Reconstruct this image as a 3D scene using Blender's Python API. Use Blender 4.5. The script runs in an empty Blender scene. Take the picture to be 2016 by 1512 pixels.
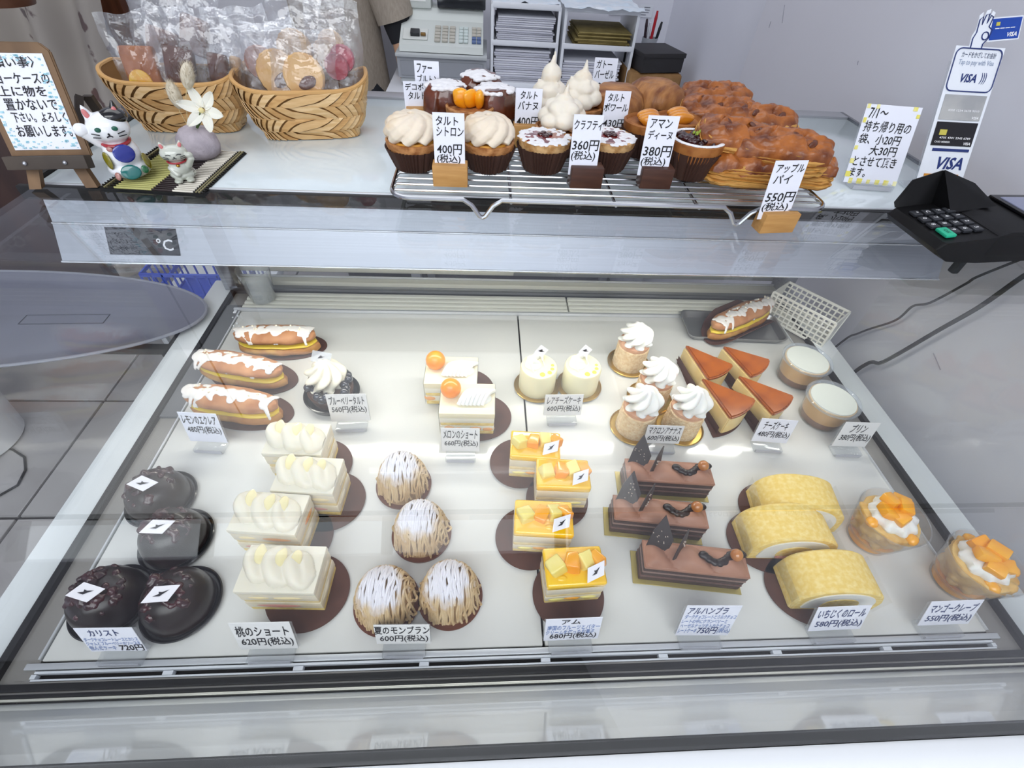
import bpy, bmesh, math, random
import numpy as np
from mathutils import Vector, Matrix, Euler, noise
PI = math.pi
S = bpy.context.scene
C = S.collection

# ------------------------------------------------------------------ camera
FPX, PITCH, YAW, ROLL = 925.8, 0.81027, 0.09503, 0.07376
CAM = np.array([0.36273, -0.1176, 0.46048])       # z = 0 is the white deck of the case, the floor is at -0.86
FLOOR = -0.86
_f = np.array([math.sin(YAW)*math.cos(PITCH), math.cos(YAW)*math.cos(PITCH), -math.sin(PITCH)])
_r0 = np.array([math.cos(YAW), -math.sin(YAW), 0.0]); _u0 = np.cross(_r0, _f)
_r = math.cos(ROLL)*_r0 + math.sin(ROLL)*_u0
_u = -math.sin(ROLL)*_r0 + math.cos(ROLL)*_u0
cd = bpy.data.cameras.new('camera'); cam = bpy.data.objects.new('camera', cd); C.objects.link(cam)
cd.sensor_fit = 'HORIZONTAL'; cd.sensor_width = 36; cd.lens = FPX/2016*36; cd.clip_start = 0.01
m4 = Matrix.Identity(4)
for i in range(3):
    m4[i][0] = _r[i]; m4[i][1] = _u[i]; m4[i][2] = -_f[i]; m4[i][3] = CAM[i]
cam.matrix_world = m4
S.camera = cam

# ------------------------------------------------------------------ world, lights, exposure
S.view_settings.view_transform = 'Standard'; S.view_settings.look = 'None'
S.view_settings.gamma = 1; S.view_settings.use_curve_mapping = False
S.view_settings.exposure = 0.15
S.cycles.transparent_max_bounces = 24; S.cycles.max_bounces = 10; S.cycles.diffuse_bounces = 4
S.cycles.glossy_bounces = 5; S.cycles.transmission_bounces = 8
S.cycles.use_denoising = True
S.cycles.caustics_reflective = False; S.cycles.caustics_refractive = False
w = bpy.data.worlds.new('sky'); S.world = w; w.use_nodes = True
w.node_tree.nodes['Background'].inputs[0].default_value = (0.86, 0.93, 1.0, 1)
w.node_tree.nodes['Background'].inputs[1].default_value = 2.2
def area(name, loc, rot, sx, sy, energy, col=(1, 1, 1)):
    l = bpy.data.lights.new(name, 'AREA'); l.shape = 'RECTANGLE'; l.size = sx; l.size_y = sy
    l.energy = energy; l.color = col
    o = bpy.data.objects.new(name, l); o.location = loc; o.rotation_euler = rot; C.objects.link(o); return o
area('rear_fill_light', (0.0, 1.15, 1.61), (0, 0, 0), 2.2, 0.9, 9, (0.96, 0.98, 1))  # added fill under the ceiling, brightens the back of the room
area('front_fill_light', (0.0, -1.3, 1.60), (0, 0, 0), 2.2, 1.6, 44, (0.95, 0.98, 1))  # added broad fill behind the camera, clear of the top glass reflections
area('case_strip_light', (0.42, 0.325, 0.172), (math.radians(-14), 0, 0), 0.84, 0.018, 0.85, (1, 0.97, 0.88))

# ------------------------------------------------------------------ pixel -> place on a real surface
def ray(px, py):
    return _f + _r*(px-1008)/FPX + _u*(756-py)/FPX
def at(px, py, z=0.0):
    d = ray(px, py); t = (z-CAM[2])/d[2]; return Vector(CAM+t*d)
def aty(px, py, y):
    d = ray(px, py); t = (y-CAM[1])/d[1]; return Vector(CAM+t*d)
def atx(px, py, x):
    d = ray(px, py); t = (x-CAM[0])/d[0]; return Vector(CAM+t*d)
def proj(p):
    d = np.array(p)-CAM; z = d@_f
    return 1008+FPX*(d@_r)/z, 756-FPX*(d@_u)/z

# ------------------------------------------------------------------ materials
def hexc(h):
    h = h.lstrip('#'); out = []
    for i in (0, 2, 4):
        v = int(h[i:i+2], 16)/255
        out.append(v/12.92 if v <= .04045 else ((v+.055)/1.055)**2.4)
    return (*out, 1)
MATS = {}
def mat(name, c1, c2=None, rough=.5, scale=30, detail=3, bump=0, bscale=None, metal=0, sss=0, coat=0,
        lo=.4, hi=.6, stretch=(1, 1, 1), spec=.5, emit=0, trans=0, ior=1.45, alpha=1, bdist=.002, wave=None):
    if name in MATS: return MATS[name]
    m = bpy.data.materials.new(name); m.use_nodes = True; nt = m.node_tree; N = nt.nodes; L = nt.links
    b = N['Principled BSDF']; c1 = hexc(c1)
    b.inputs['Base Color'].default_value = c1
    b.inputs['Roughness'].default_value = rough; b.inputs['Metallic'].default_value = metal
    b.inputs['Specular IOR Level'].default_value = spec; b.inputs['IOR'].default_value = ior
    b.inputs['Transmission Weight'].default_value = trans; b.inputs['Alpha'].default_value = alpha
    if sss:
        b.inputs['Subsurface Weight'].default_value = sss
        b.inputs['Subsurface Radius'].default_value = (1, .7, .4); b.inputs['Subsurface Scale'].default_value = .006
    if coat:
        b.inputs['Coat Weight'].default_value = coat; b.inputs['Coat Roughness'].default_value = .06
    if emit:
        b.inputs['Emission Color'].default_value = c1; b.inputs['Emission Strength'].default_value = emit
    if c2 or bump:
        tc = N.new('ShaderNodeTexCoord'); mp = N.new('ShaderNodeMapping'); mp.inputs['Scale'].default_value = stretch
        L.new(tc.outputs['Object'], mp.inputs['Vector'])
    if c2:
        if wave:
            n = N.new('ShaderNodeTexWave'); n.inputs['Scale'].default_value = scale; n.inputs['Distortion'].default_value = wave
            n.inputs['Detail'].default_value = detail; out = n.outputs['Fac']
        else:
            n = N.new('ShaderNodeTexNoise'); n.inputs['Scale'].default_value = scale; n.inputs['Detail'].default_value = detail
            out = n.outputs['Fac']
        L.new(mp.outputs[0], n.inputs['Vector'])
        r = N.new('ShaderNodeValToRGB'); r.color_ramp.elements[0].position = lo; r.color_ramp.elements[1].position = hi
        r.color_ramp.elements[0].color = c1; r.color_ramp.elements[1].color = hexc(c2)
        L.new(out, r.inputs[0]); L.new(r.outputs[0], b.inputs['Base Color'])
    if bump:
        n2 = N.new('ShaderNodeTexNoise'); n2.inputs['Scale'].default_value = bscale or scale; n2.inputs['Detail'].default_value = 4
        L.new(mp.outputs[0], n2.inputs['Vector'])
        bp = N.new('ShaderNodeBump'); bp.inputs['Strength'].default_value = bump; bp.inputs['Distance'].default_value = bdist
        L.new(n2.outputs['Fac'], bp.inputs['Height']); L.new(bp.outputs[0], b.inputs['Normal'])
    MATS[name] = m; return m
def clear(name, tint=(1, 1, 1), rough=0.0, f0=.04, bump=0, bscale=60, haze=0, hcol=(.9, .93, .97), bdist=.003):
    """a clear pane or film: what is behind shows through, Schlick reflection on both faces"""
    if name in MATS: return MATS[name]
    m = bpy.data.materials.new(name); m.use_nodes = True; nt = m.node_tree; N = nt.nodes; L = nt.links
    N.remove(N['Principled BSDF']); out = N['Material Output']
    g = N.new('ShaderNodeNewGeometry'); nrm = g.outputs['Normal']
    gl = N.new('ShaderNodeBsdfGlossy'); gl.inputs['Roughness'].default_value = rough
    if bump:
        tc = N.new('ShaderNodeTexCoord'); n2 = N.new('ShaderNodeTexNoise'); n2.inputs['Scale'].default_value = bscale
        n2.inputs['Detail'].default_value = 3; L.new(tc.outputs['Object'], n2.inputs['Vector'])
        bp = N.new('ShaderNodeBump'); bp.inputs['Strength'].default_value = bump; bp.inputs['Distance'].default_value = bdist
        L.new(n2.outputs['Fac'], bp.inputs['Height']); nrm = bp.outputs[0]; L.new(nrm, gl.inputs['Normal'])
    dt = N.new('ShaderNodeVectorMath'); dt.operation = 'DOT_PRODUCT'; L.new(g.outputs['Incoming'], dt.inputs[0]); L.new(nrm, dt.inputs[1])
    def ma(op, a, b=None):
        n = N.new('ShaderNodeMath'); n.operation = op
        for i, v in enumerate((a, b)):
            if v is None: continue
            if isinstance(v, (int, float)): n.inputs[i].default_value = v
            else: L.new(v, n.inputs[i])
        n.use_clamp = op != 'POWER'
        return n.outputs[0]
    c = ma('ABSOLUTE', dt.outputs['Value']); s = ma('POWER', ma('SUBTRACT', 1, c), 5)
    fac = ma('ADD', ma('MULTIPLY', s, 1-f0), f0)
    tr = N.new('ShaderNodeBsdfTransparent'); tr.inputs[0].default_value = (*tint, 1)
    base = tr.outputs[0]
    if haze:
        df = N.new('ShaderNodeBsdfDiffuse'); df.inputs[0].default_value = (*hcol, 1)
        mh = N.new('ShaderNodeMixShader'); mh.inputs[0].default_value = haze; L.new(base, mh.inputs[1]); L.new(df.outputs[0], mh.inputs[2]); base = mh.outputs[0]
    mx = N.new('ShaderNodeMixShader'); L.new(fac, mx.inputs[0]); L.new(base, mx.inputs[1]); L.new(gl.outputs[0], mx.inputs[2])
    L.new(mx.outputs[0], out.inputs[0]); MATS[name] = m; return m

# ------------------------------------------------------------------ mesh gathering
class G:
    def __init__(s): s.v = []; s.f = []
    def add(s, v, f, M=None):
        k = len(s.v)
        if M is not None: v = [M @ Vector(p) for p in v]
        s.v += [tuple(p) for p in v]; s.f += [tuple(i+k for i in q) for q in f]; return s
    def box(s, c, d, M=None):
        x, y, z = c; a, b, e = d[0]/2, d[1]/2, d[2]/2
        v = [(x+i*a, y+j*b, z+k*e) for i in (-1, 1) for j in (-1, 1) for k in (-1, 1)]
        return s.add(v, [(0, 1, 3, 2), (4, 6, 7, 5), (0, 4, 5, 1), (2, 3, 7, 6), (0, 2, 6, 4), (1, 5, 7, 3)], M)
    def bbox(s, c, d, bev=.002, seg=2, M=None):
        bm = bmesh.new(); bmesh.ops.create_cube(bm, size=1)
        for v in bm.verts: v.co = Vector((v.co.x*d[0], v.co.y*d[1], v.co.z*d[2]))
        bmesh.ops.bevel(bm, geom=bm.edges[:], offset=min(bev, min(d)*.49), segments=seg, profile=.6, affect='EDGES')
        return s.frombm(bm, Matrix.Translation(c) if M is None else M @ Matrix.Translation(c))
    def frombm(s, bm, M=None):
        bm.verts.index_update(); v = [tuple(x.co) for x in bm.verts]; f = [tuple(x.index for x in q.verts) for q in bm.faces]
        bm.free(); return s.add(v, f, M)
    def lathe(s, prof, n=32, rf=None, M=None, cap0=True, cap1=True, sy=1):
        v = []; f = []
        for j, (r, z) in enumerate(prof):
            for i in range(n):
                t = 2*PI*i/n; rr, zz = (r, z) if rf is None else rf(r, z, t, j)
                v.append((rr*math.cos(t), rr*math.sin(t)*sy, zz))
        m = len(prof)
        for j in range(m-1):
            for i in range(n):
                k = (i+1) % n; f.append((j*n+i, j*n+k, (j+1)*n+k, (j+1)*n+i))
        if cap0: f.append(tuple(range(n))[::-1])
        if cap1: f.append(tuple((m-1)*n+i for i in range(n)))
        return s.add(v, f, M)
    def tube(s, pts, r, n=8, closed=False, M=None, taper=None):
        pts = [Vector(p) for p in pts]; m = len(pts); v = []; f = []
        up = Vector((0, 0, 1)); prev = None
        for i, p in enumerate(pts):
            a = pts[(i-1) % m] if (closed or i > 0) else p; b = pts[(i+1) % m] if (closed or i < m-1) else p
            t = (b-a).normalized()
            if prev is None: q = t.cross(up) if abs(t.z) < .95 else t.cross(Vector((1, 0, 0)))
            else: q = prev - t*prev.dot(t)
            q.normalize(); prev = q; w2 = t.cross(q); rr = r if taper is None else r*taper(i/(m-1 or 1))
            for k in range(n):
                an = 2*PI*k/n; v.append(p+(q*math.cos(an)+w2*math.sin(an))*rr)
        for i in range(m if closed else m-1):
            j = (i+1) % m
            for k in range(n):
                l = (k+1) % n; f.append((i*n+k, j*n+k, j*n+l, i*n+l))
        if not closed: f.append(tuple(range(n))); f.append(tuple((m-1)*n+k for k in range(n))[::-1])
        return s.add(v, f, M)
    def prism(s, poly, z0, z1, M=None, bev=0):
        n = len(poly); v = [(x, y, z0) for x, y in poly]+[(x, y, z1) for x, y in poly]
        f = [tuple(range(n))[::-1], tuple(range(n, 2*n))]+[(i, (i+1) % n, n+(i+1) % n, n+i) for i in range(n)]
        if bev:
            bm = bmesh.new(); bv = [bm.verts.new(p) for p in v]
            for q in f: bm.faces.new([bv[i] for i in q])
            bmesh.ops.recalc_face_normals(bm, faces=bm.faces[:])
            bmesh.ops.bevel(bm, geom=bm.edges[:], offset=bev, segments=2, affect='EDGES', clamp_overlap=True)
            return s.frombm(bm, M)
        return s.add(v, f, M)
    def ball(s, c, r, M=None, sub=2, seed=None, amp=0, fr=1):
        bm = bmesh.new(); bmesh.ops.create_icosphere(bm, subdivisions=sub, radius=1)
        r = (r, r, r) if isinstance(r, (int, float)) else r
        for v in bm.verts:
            k = 1
            if amp: k = 1+amp*noise.noise(v.co*fr+Vector((seed or 0, 0, 7)))
            v.co = Vector((v.co.x*r[0]*k+c[0], v.co.y*r[1]*k+c[1], v.co.z*r[2]*k+c[2]))
        return s.frombm(bm, M)
    def cap(s, a, b, ra, rb, sub=2):
        a, b = Vector(a), Vector(b); s.ball(a, ra, sub=sub); s.ball(b, rb, sub=sub)
        return s.tube([a+(b-a)*t for t in (0, .33, .66, 1)], 1, 14, taper=lambda t: ra+(rb-ra)*t)
    def sheet(s, fn, nu, nv, M=None, thick=0):
        v = [fn(i/nu, j/nv) for j in range(nv+1) for i in range(nu+1)]
        f = [(j*(nu+1)+i, j*(nu+1)+i+1, (j+1)*(nu+1)+i+1, (j+1)*(nu+1)+i) for j in range(nv) for i in range(nu)]
        if thick:
            bm = bmesh.new(); bv = [bm.verts.new(p) for p in v]
            for q in f: bm.faces.new([bv[i] for i in q])
            bm.normal_update(); bmesh.ops.solidify(bm, geom=bm.faces[:], thickness=thick); return s.frombm(bm, M)
        return s.add(v, f, M)
    def rough(s, amp, fr, seed=0, amp2=0, fr2=0):
        """push the vertices about with noise"""
        o = Vector((seed*3.1, seed*1.7, seed*.9)); out = []
        for p in s.v:
            p = Vector(p); d = noise.noise_vector(p*fr+o)*amp
            if amp2: d += noise.noise_vector(p*fr2+o)*amp2
            out.append(tuple(p+d))
        s.v = out; return s
    def mesh(s, name, angle=40):
        me = bpy.data.meshes.new(name); me.from_pydata(s.v, [], s.f)
        bm = bmesh.new(); bm.from_mesh(me); bmesh.ops.recalc_face_normals(bm, faces=bm.faces[:]); bm.to_mesh(me); bm.free()
        me.shade_smooth(); me.set_sharp_from_angle(angle=math.radians(angle)); return me
    def ob(s, name, m, parent=None, loc=(0, 0, 0), rot=(0, 0, 0), angle=40, **kw):
        return link(name, s.mesh(name, angle), m, parent, loc, rot, **kw)
def link(name, me, m, parent=None, loc=(0, 0, 0), rot=(0, 0, 0), **kw):
    o = bpy.data.objects.new(name, me); C.objects.link(o)
    if m is not None and not me.materials: me.materials.append(m)
    o.location = loc; o.rotation_euler = rot
    if parent is not None: o.parent = parent
    for k, v in kw.items(): o[k] = v
    return o
def fuse(g, voxel, smooth=0, it=2):
    """one continuous skin over the gathered shapes"""
    me = g.mesh('tmp'); o = bpy.data.objects.new('tmp', me); C.objects.link(o)
    md = o.modifiers.new('r', 'REMESH'); md.mode = 'VOXEL'; md.voxel_size = voxel
    if smooth:
        sm = o.modifiers.new('s', 'SMOOTH'); sm.factor = smooth; sm.iterations = it
    dg = bpy.context.evaluated_depsgraph_get(); r = bpy.data.meshes.new_from_object(o.evaluated_get(dg))
    h = G(); h.v = [tuple(v.co) for v in r.vertices]; h.f = [tuple(p.vertices) for p in r.polygons]
    bpy.data.objects.remove(o); bpy.data.meshes.remove(r); return h
def thing(name, label, cat, loc, rz=0, group=None, rot=None):
    o = bpy.data.objects.new(name, None); C.objects.link(o); o.empty_display_size = .01
    o.location = loc; o.rotation_euler = rot if rot else (0, 0, rz); o['label'] = label; o['category'] = cat
    if group: o['group'] = group
    return o
def struct(o): o['kind'] = 'structure'; return o
def rz_of(a, b): return math.atan2(b.y-a.y, b.x-a.x)

# ------------------------------------------------------------------ lettering
_lines = {}
def line_geo(t, bold=0):
    if bold: t = t+'\x01'
    if t not in _lines:
        c = bpy.data.curves.new('t', 'FONT'); c.body = t.rstrip('\x01'); c.resolution_u = 2; c.offset = .028 if t.endswith('\x01') else .011
        o = bpy.data.objects.new('t', c); C.objects.link(o)
        dg = bpy.context.evaluated_depsgraph_get(); me = bpy.data.meshes.new_from_object(o.evaluated_get(dg))
        v = [(p.co.x, p.co.y) for p in me.vertices]; f = [tuple(p.vertices) for p in me.polygons]
        bpy.data.objects.remove(o); bpy.data.curves.remove(c); bpy.data.meshes.remove(me); _lines[t] = (v, f)
    return _lines[t]
def lettering(g, t, x0, x1, z0, z1, y, wob=.0, seed=0, shear=0, M=None, zf=None):
    """the words t fitted between x0..x1 and z0..z1 on an upright face at depth y"""
    v, f = line_geo(t, t == 'VISA')
    if t == 'VISA': shear = .25
    if not v: return
    ax = min(p[0] for p in v); bx = max(p[0] for p in v); ay = min(p[1] for p in v); by = max(p[1] for p in v)
    if by-ay < .45 and t not in '—ー': pass
    H = z1-z0; out = []
    for px, py in v:
        u = (px-ax)/(bx-ax or 1); q = (py-ay)/(by-ay or 1)
        X = x0+(x1-x0)*u+shear*(q-.5)*H; Z = z0+H*q
        if wob:
            n = noise.noise_vector(Vector((u*(bx-ax)*1.3+seed, q*1.4, seed*.7))); X += n.x*wob*H; Z += n.y*wob*H
        out.append((X, y, Z))
    g.add(out, f, M)
INK = mat('black_marker_ink', '#17161c', rough=.6)
BLUEINK = mat('blue_pen_ink', '#33406f', rough=.6)
# ------------------------------------------------------------------ the room
wallm = mat('grey_wall_paint', '#dbdae2', '#d4d3dc', rough=.7, scale=1.5, bump=.15, bscale=120, bdist=.001)
whitep = mat('white_wall_paint', '#e0e1ea', '#dadbe5', rough=.7, scale=2, bump=.12, bscale=140, bdist=.001)
YB = 1.88
def slab(name, x0, x1, y0, y1, z0, z1, m):
    g = G().box(((x0+x1)/2, (y0+y1)/2, (z0+z1)/2), (x1-x0, y1-y0, z1-z0)); return struct(g.ob(name, m))
slab('wall_back', -2.6, 1.1, YB, YB+.1, FLOOR, 1.64, whitep)
slab('wall_left', -2.7, -2.6, -3.1, YB+.1, FLOOR, 1.64, wallm)
slab('wall_right', .965, 1.12, -3.1, 1.14, FLOOR, 1.64, wallm)
slab('wall_right_rear', 1.003, 1.12, 1.14, YB, FLOOR, 1.64, whitep)
slab('ceiling', -2.7, 1.12, -3.1, YB+.1, 1.64, 1.74, mat('ceiling_white', '#e6e8ec', rough=.8))
wf = slab('wall_front', -2.6, .965, -3.1, -3.0, FLOOR, -.3, wallm)
slab('wall_front_lintel', -2.6, .965, -3.1, -3.0, 1.35, 1.64, wallm)
g = G()
for x in (-2.55, -1.4, -.25, .9): g.box((x, -3.05, .525), (.07, .06, 1.65))
struct(g.ob('window_1', mat('window_frame_grey', '#55585c', rough=.4, metal=.6)))
# floor of square tiles
fl = slab('floor', -2.7, 1.12, -3.1, YB+.1, FLOOR-.06, FLOOR-.008, mat('tile_grout', '#5c5a5e', rough=.9))
tm = [mat('floor_tile_a', '#b9b6b6', '#a9a5a5', rough=.35, scale=6, detail=5, lo=.3, hi=.7), mat('floor_tile_b', '#bfbcbc', '#aeaaa9', rough=.35, scale=5, detail=5, lo=.3, hi=.7)]
TS = .45; tmesh = []
for m in tm:
    me = G().bbox((0, 0, 0), (TS-.008, TS-.008, .01), .0015, 1).mesh('tile'); me.materials.append(m); tmesh.append(me)
for i in range(-4, 2):
    for j in range(-4, 4):
        x = -.97+TS/2+i*TS; y = .592-TS/2+j*TS
        if x < -2.5 or y > 1.8: continue
        o = link('tile', tmesh[(i*3+j*5) % 2], None, fl, (x, y, FLOOR-.005))

# small marks on the right wall
g = G()
for a, b in (((1545, 10), (1540, 45)), ((1518, 42), (1514, 55)), ((1838, 695), (1852, 728)), ((1690, 120), (1688, 128))):
    p, q = atx(*a, .965), atx(*b, .965); p.x = q.x = .9648; g.tube([p, q], .0007, 5)
struct(g.ob('trim_1', mat('scuff_grey', '#8f8f99', rough=.9)))['label'] = 'thin grey scuff marks on the wall'

# ceiling lamp whose reflection lies across the glass top
t = thing('ceiling_lamp', 'long white fluorescent ceiling lamp above the cake case', 'lamp', (.55, .92, 1.64))
G().bbox((0, 0, -.012), (1.3, .16, .024), .004).ob('lamp_housing', mat('lamp_white', '#e9eaec', rough=.4), t)
G().tube([(-.62, 0, -.03), (.62, 0, -.03)], .012, 12).ob('lamp_tube', mat('lamp_tube_glow', '#ffffff', emit=2.2), t)

# ------------------------------------------------------------------ the cake display case
D = .466; XL, XR = -.064, .906; ZT = .243; CY0, CY1 = .352, .675
steel = mat('brushed_steel', '#b9bcc2', '#a8abb2', rough=.28, metal=.9, scale=8, stretch=(.6, 60, 60), bump=.05, bscale=20)
steeld = mat('dark_brushed_steel', '#8d9096', '#7f8288', rough=.3, metal=.9, scale=8, stretch=(.6, 60, 60))
alu = mat('pale_aluminium', '#d9dce0', rough=.35, metal=.55)
black = mat('black_rubber', '#121214', rough=.45)
railw = mat('white_case_enamel', '#e3e7ea', rough=.28, coat=.3)
deckm = mat('deck_white_laminate', '#dcdcd9', '#d7d7d3', rough=.16, scale=3, coat=.6)
greyt = mat('grey_inner_trim', '#96938f', rough=.35, metal=.3)
pane = clear('case_glass', (.985, .992, .99), f0=.04)
case = thing('cake_display_case', 'white refrigerated glass cake case with steel fascia and white deck', 'display case', (.42, .25, FLOOR))
K = lambda g, n, m, **k: g.ob(n, m, case, (-.42, -.25, -FLOOR), **k)
def yv(py, z=0.0, px=1000): return at(px, py, z).y
# cabinet under the deck
K(G().bbox(((XL+XR)/2, (D+.09-.032)/2, (FLOOR-.03)/2), (XR-XL, D+.09+.032, -FLOOR-.03), .004), 'cabinet_body', railw)
# two deck boards with the dark seam between
for a, b in ((0.0, .4185), (.4205, .841)):
    K(G().bbox(((a+b)/2, D/2, -.004), (b-a, D+.002, .008), .0012), 'deck_board', deckm)
K(G().box((.42, D/2, -.012), (.90, D+.06, .006)), 'deck_support', mat('seam_black', '#2a2826', rough=.8))
# side trims and rails
for s in (0, 1):
    def X(a): return a if s == 0 else .84-a
    K(G().box((X(-.0125), .25, -.006), (.023, .56, .010)), 'inner_strip', greyt)
    K(G().box((X(-.0015), D/2, -.001), (.0016, D, .006)), 'deck_edge_strip', alu)
    K(G().bbox((X(-.0275), .25, -.001), (.007, .58, .012), .002), 'side_gasket', black)
    K(G().bbox((X(-.0475), .25, -.004), (.033, .585, .016), .003), 'side_rail', railw)
    K(G().box((X(-.029), .155, .1215), (.004, .40, .237)), 'side_glass', pane)
    K(G().bbox((X(-.029), .53, .12), (.02, .03, .235), .002), 'corner_post', steel)
# front grille and trims
y0, y1 = yv(1292), yv(1311)
g = G(); X0, X1 = .0, .84; yc = (y0+y1)/2; dy = abs(y1-y0)
for k in (-1, 1): g.box(((X0+X1)/2, yc+k*(dy/2-.0008), -.002), (X1-X0, .0018, .005))
n = 8
for i in range(n+1): g.box((X0+(X1-X0)*i/n, yc, -.0027), (.008 if 0 < i < n else .004, dy-.0042, .0052))
K(g, 'front_vent_grille', mat('vent_white', '#dfe3ea', rough=.4))
K(G().box((.42, yc, -.012), (.84, dy, .004)), 'vent_recess', mat('vent_dark', '#34323a', rough=.7))
K(G().bbox((.42, (yv(1276)+yv(1290))/2, -.001), (.86, abs(yv(1290)-yv(1276))*.9, .004), .0008), 'front_deck_lip', alu)
K(G().box((.42, (yv(1311)+yv(1316))/2, -.002), (.87, abs(yv(1316)-yv(1311))+.0006, .005)), 'front_sill', greyt)
K(G().bbox((.42, (yv(1315)+yv(1330))/2, -.001), (.94, abs(yv(1330)-yv(1315)), .007), .001), 'front_gasket', black)
K(G().bbox((.42, (yv(1330)+yv(1334))/2, -.002), (.945, abs(yv(1334)-yv(1330))+.0008, .006), .0006), 'front_sill', greyt)
K(G().bbox((.42, (yv(1334)+yv(1342))/2, -.001), (.95, abs(yv(1342)-yv(1334)), .007), .0008), 'front_gasket', black)
K(G().bbox((.42, (yv(1342)+yv(1347))/2, -.001), (.968, abs(yv(1347)-yv(1342)), .006), .0006), 'front_bright_strip', mat('bright_metal', '#f0eee0', rough=.2, metal=.4))
K(G().box((.42, (yv(1347)+yv(1350))/2, -.004), (.968, abs(yv(1350)-yv(1347)), .006)), 'front_gasket', black)
# glass: front pane leaning out to the customer, level top pane
yb = yv(1349); ZP, YP = .090, -.0815; fpm = mat('front_panel_enamel', '#eef3f7', rough=.06, coat=1)
g = G(); a0, a1 = XL-.003, XR+.003
g.add([(a0, yb, -.002), (a1, yb, -.002), (a1, YP, ZP), (a0, YP, ZP), (a0, yb-.006, -.006), (a1, yb-.006, -.006), (a1, YP-.004, ZP-.002), (a0, YP-.004, ZP-.002)], [(0, 1, 2, 3), (7, 6, 5, 4), (0, 4, 5, 1), (1, 5, 6, 2), (2, 6, 7, 3), (3, 7, 4, 0)])
K(g, 'inner_front_panel', fpm, angle=20)
ya, yb2 = yv(1464, ZP), yv(1494, ZP)
K(G().bbox((.421, (ya+yb2)/2, ZP-.001), (.975, abs(ya-yb2), .008), .001), 'front_gasket', black)
K(G().bbox((.421, yb2-.010, ZP-.004), (.975, .0205, .010), .003), 'front_ledge', mat('ledge_white', '#eef1f4', rough=.25))
K(G().bbox((.421, yb2-.012, (FLOOR+.03+ZP)/2), (.97, .014, ZP-FLOOR-.04), .003), 'front_body', railw)
gy, gz, ty = (ya+yb2)/2, ZP+.002, -.002
v = [(a0, gy, gz), (a1, gy, gz), (a1, ty, ZT-.001), (a0, ty, ZT-.001)]; nn = Vector((0, -(ZT-gz), (ty-gy))).normalized()*-.004
K(G().add(v+[(p[0], p[1]-nn.y, p[2]-nn.z) for p in v], [(0, 1, 2, 3), (7, 6, 5, 4), (0, 4, 5, 1), (1, 5, 6, 2), (2, 6, 7, 3), (3, 7, 4, 0)]), 'front_glass', clear('front_case_glass', (.985, .992, .99), f0=.04), angle=10)
K(G().box((.421, (ty+CY0)/2, ZT-.003), (.968, CY0-ty-.006, .005)), 'top_glass', clear('top_case_glass', (.975, .985, .985), f0=.04))
# counter top behind the glass
ctm = mat('counter_glass_white', '#dfe9ec', '#dbe6ea', rough=.12, scale=2, coat=.7)
K(G().bbox(((XL+.922)/2, (CY0+CY1)/2, ZT-.006), (.922-XL, CY1-CY0, .012), .001), 'counter_top', ctm)
K(G().bbox(((XL+.922)/2, CY0-.002, ZT-.001), (.922-XL, .003, .004), .0008), 'counter_front_trim', alu)
K(G().bbox(((XL+.922)/2, CY1-.012, ZT+.0012), (.922-XL, .026, .004), .0008), 'counter_back_trim', mat('trim_grey', '#a3a4aa', rough=.35, metal=.4))
K(G().bbox((.923, (CY0+CY1)/2, ZT), (.005, CY1-CY0, .007), .0008), 'counter_side_trim', steeld)
K(G().bbox((XL-.003, (CY0+CY1)/2, ZT), (.005, CY1-CY0, .007), .0008), 'counter_side_trim', black)
K(G().bbox(((XL+XR)/2, CY0-.0055, ZT-.0065), (XR-XL+.03, .006, .013), .001), 'counter_gasket', black)
# steel lamp housing hung under the counter: profile in (y, z)
pr = [(.3535, .232), (.346, .232), (.3385, .209), (.3375, .2085), (.3205, .1765), (.325, .1735), (.3535, .182), (.48, .205), (.48, .232)]
g = G(); v = [(XL+.001, a, b) for a, b in pr]+[(XR-.02, a, b) for a, b in pr]; n = len(pr)
g.add(v, [tuple(range(n))[::-1], tuple(range(n, 2*n))]+[(i, (i+1) % n, n+(i+1) % n, n+i) for i in range(n)])
K(g, 'lamp_fascia', mat('fascia_steel', '#c0c4ce', '#bbbfc9', rough=.38, metal=.7, scale=8, stretch=(.6, 60, 60)), angle=15)
for (a, b) in (((.3385), (.2090)), ((.3205), (.1765))):
    K(G().tube([(XL+.001, a-.0008, b), (XR-.02, a-.0008, b)], .0011, 8), 'fascia_edge', mat('edge_bright', '#e8ebf0', rough=.2, metal=.7))
# temperature read-out on the fascia
d = (Vector((0, .3205, .1765))-Vector((0, .3385, .209))).normalized(); nr = Vector((0, d.z, -d.y))
if nr.y > 0: nr = -nr
def onfas(u, x): return Vector((x, .3385, .209))+d*u*.0367+nr*.0006
xa, xb = aty(208, 470, .33).x, aty(352, 480, .33).x
g = G().add([onfas(.06, xa), onfas(.06, xb), onfas(.80, xb), onfas(.80, xa)], [(0, 1, 2, 3)])
K(g, 'temperature_display', mat('display_black', '#33353b', rough=.2, coat=.5))
M4 = Matrix((( 1, 0, 0, xb-.022), (0, -d.y, 0, onfas(.7, 0).y), (0, -d.z, 0, onfas(.7, 0).z), (0, 0, 0, 1)))
g = G(); v, f = line_geo('°C'); v2 = [Vector((xb-.022+p[0]*.0155, 0, 0))+(onfas(.66, 0)-d*p[1]*.0155+nr*.0004) for p in v]
g.add(v2, f); K(g, 'display_lettering', mat('white_print', '#e9eaf0', rough=.5))
# glowing strip under the housing
K(G().tube([(.02, .337, .1725), (.82, .337, .1725)], .0045, 10), 'light_strip', mat('strip_glow', '#fff6e0', emit=2.5))
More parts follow.
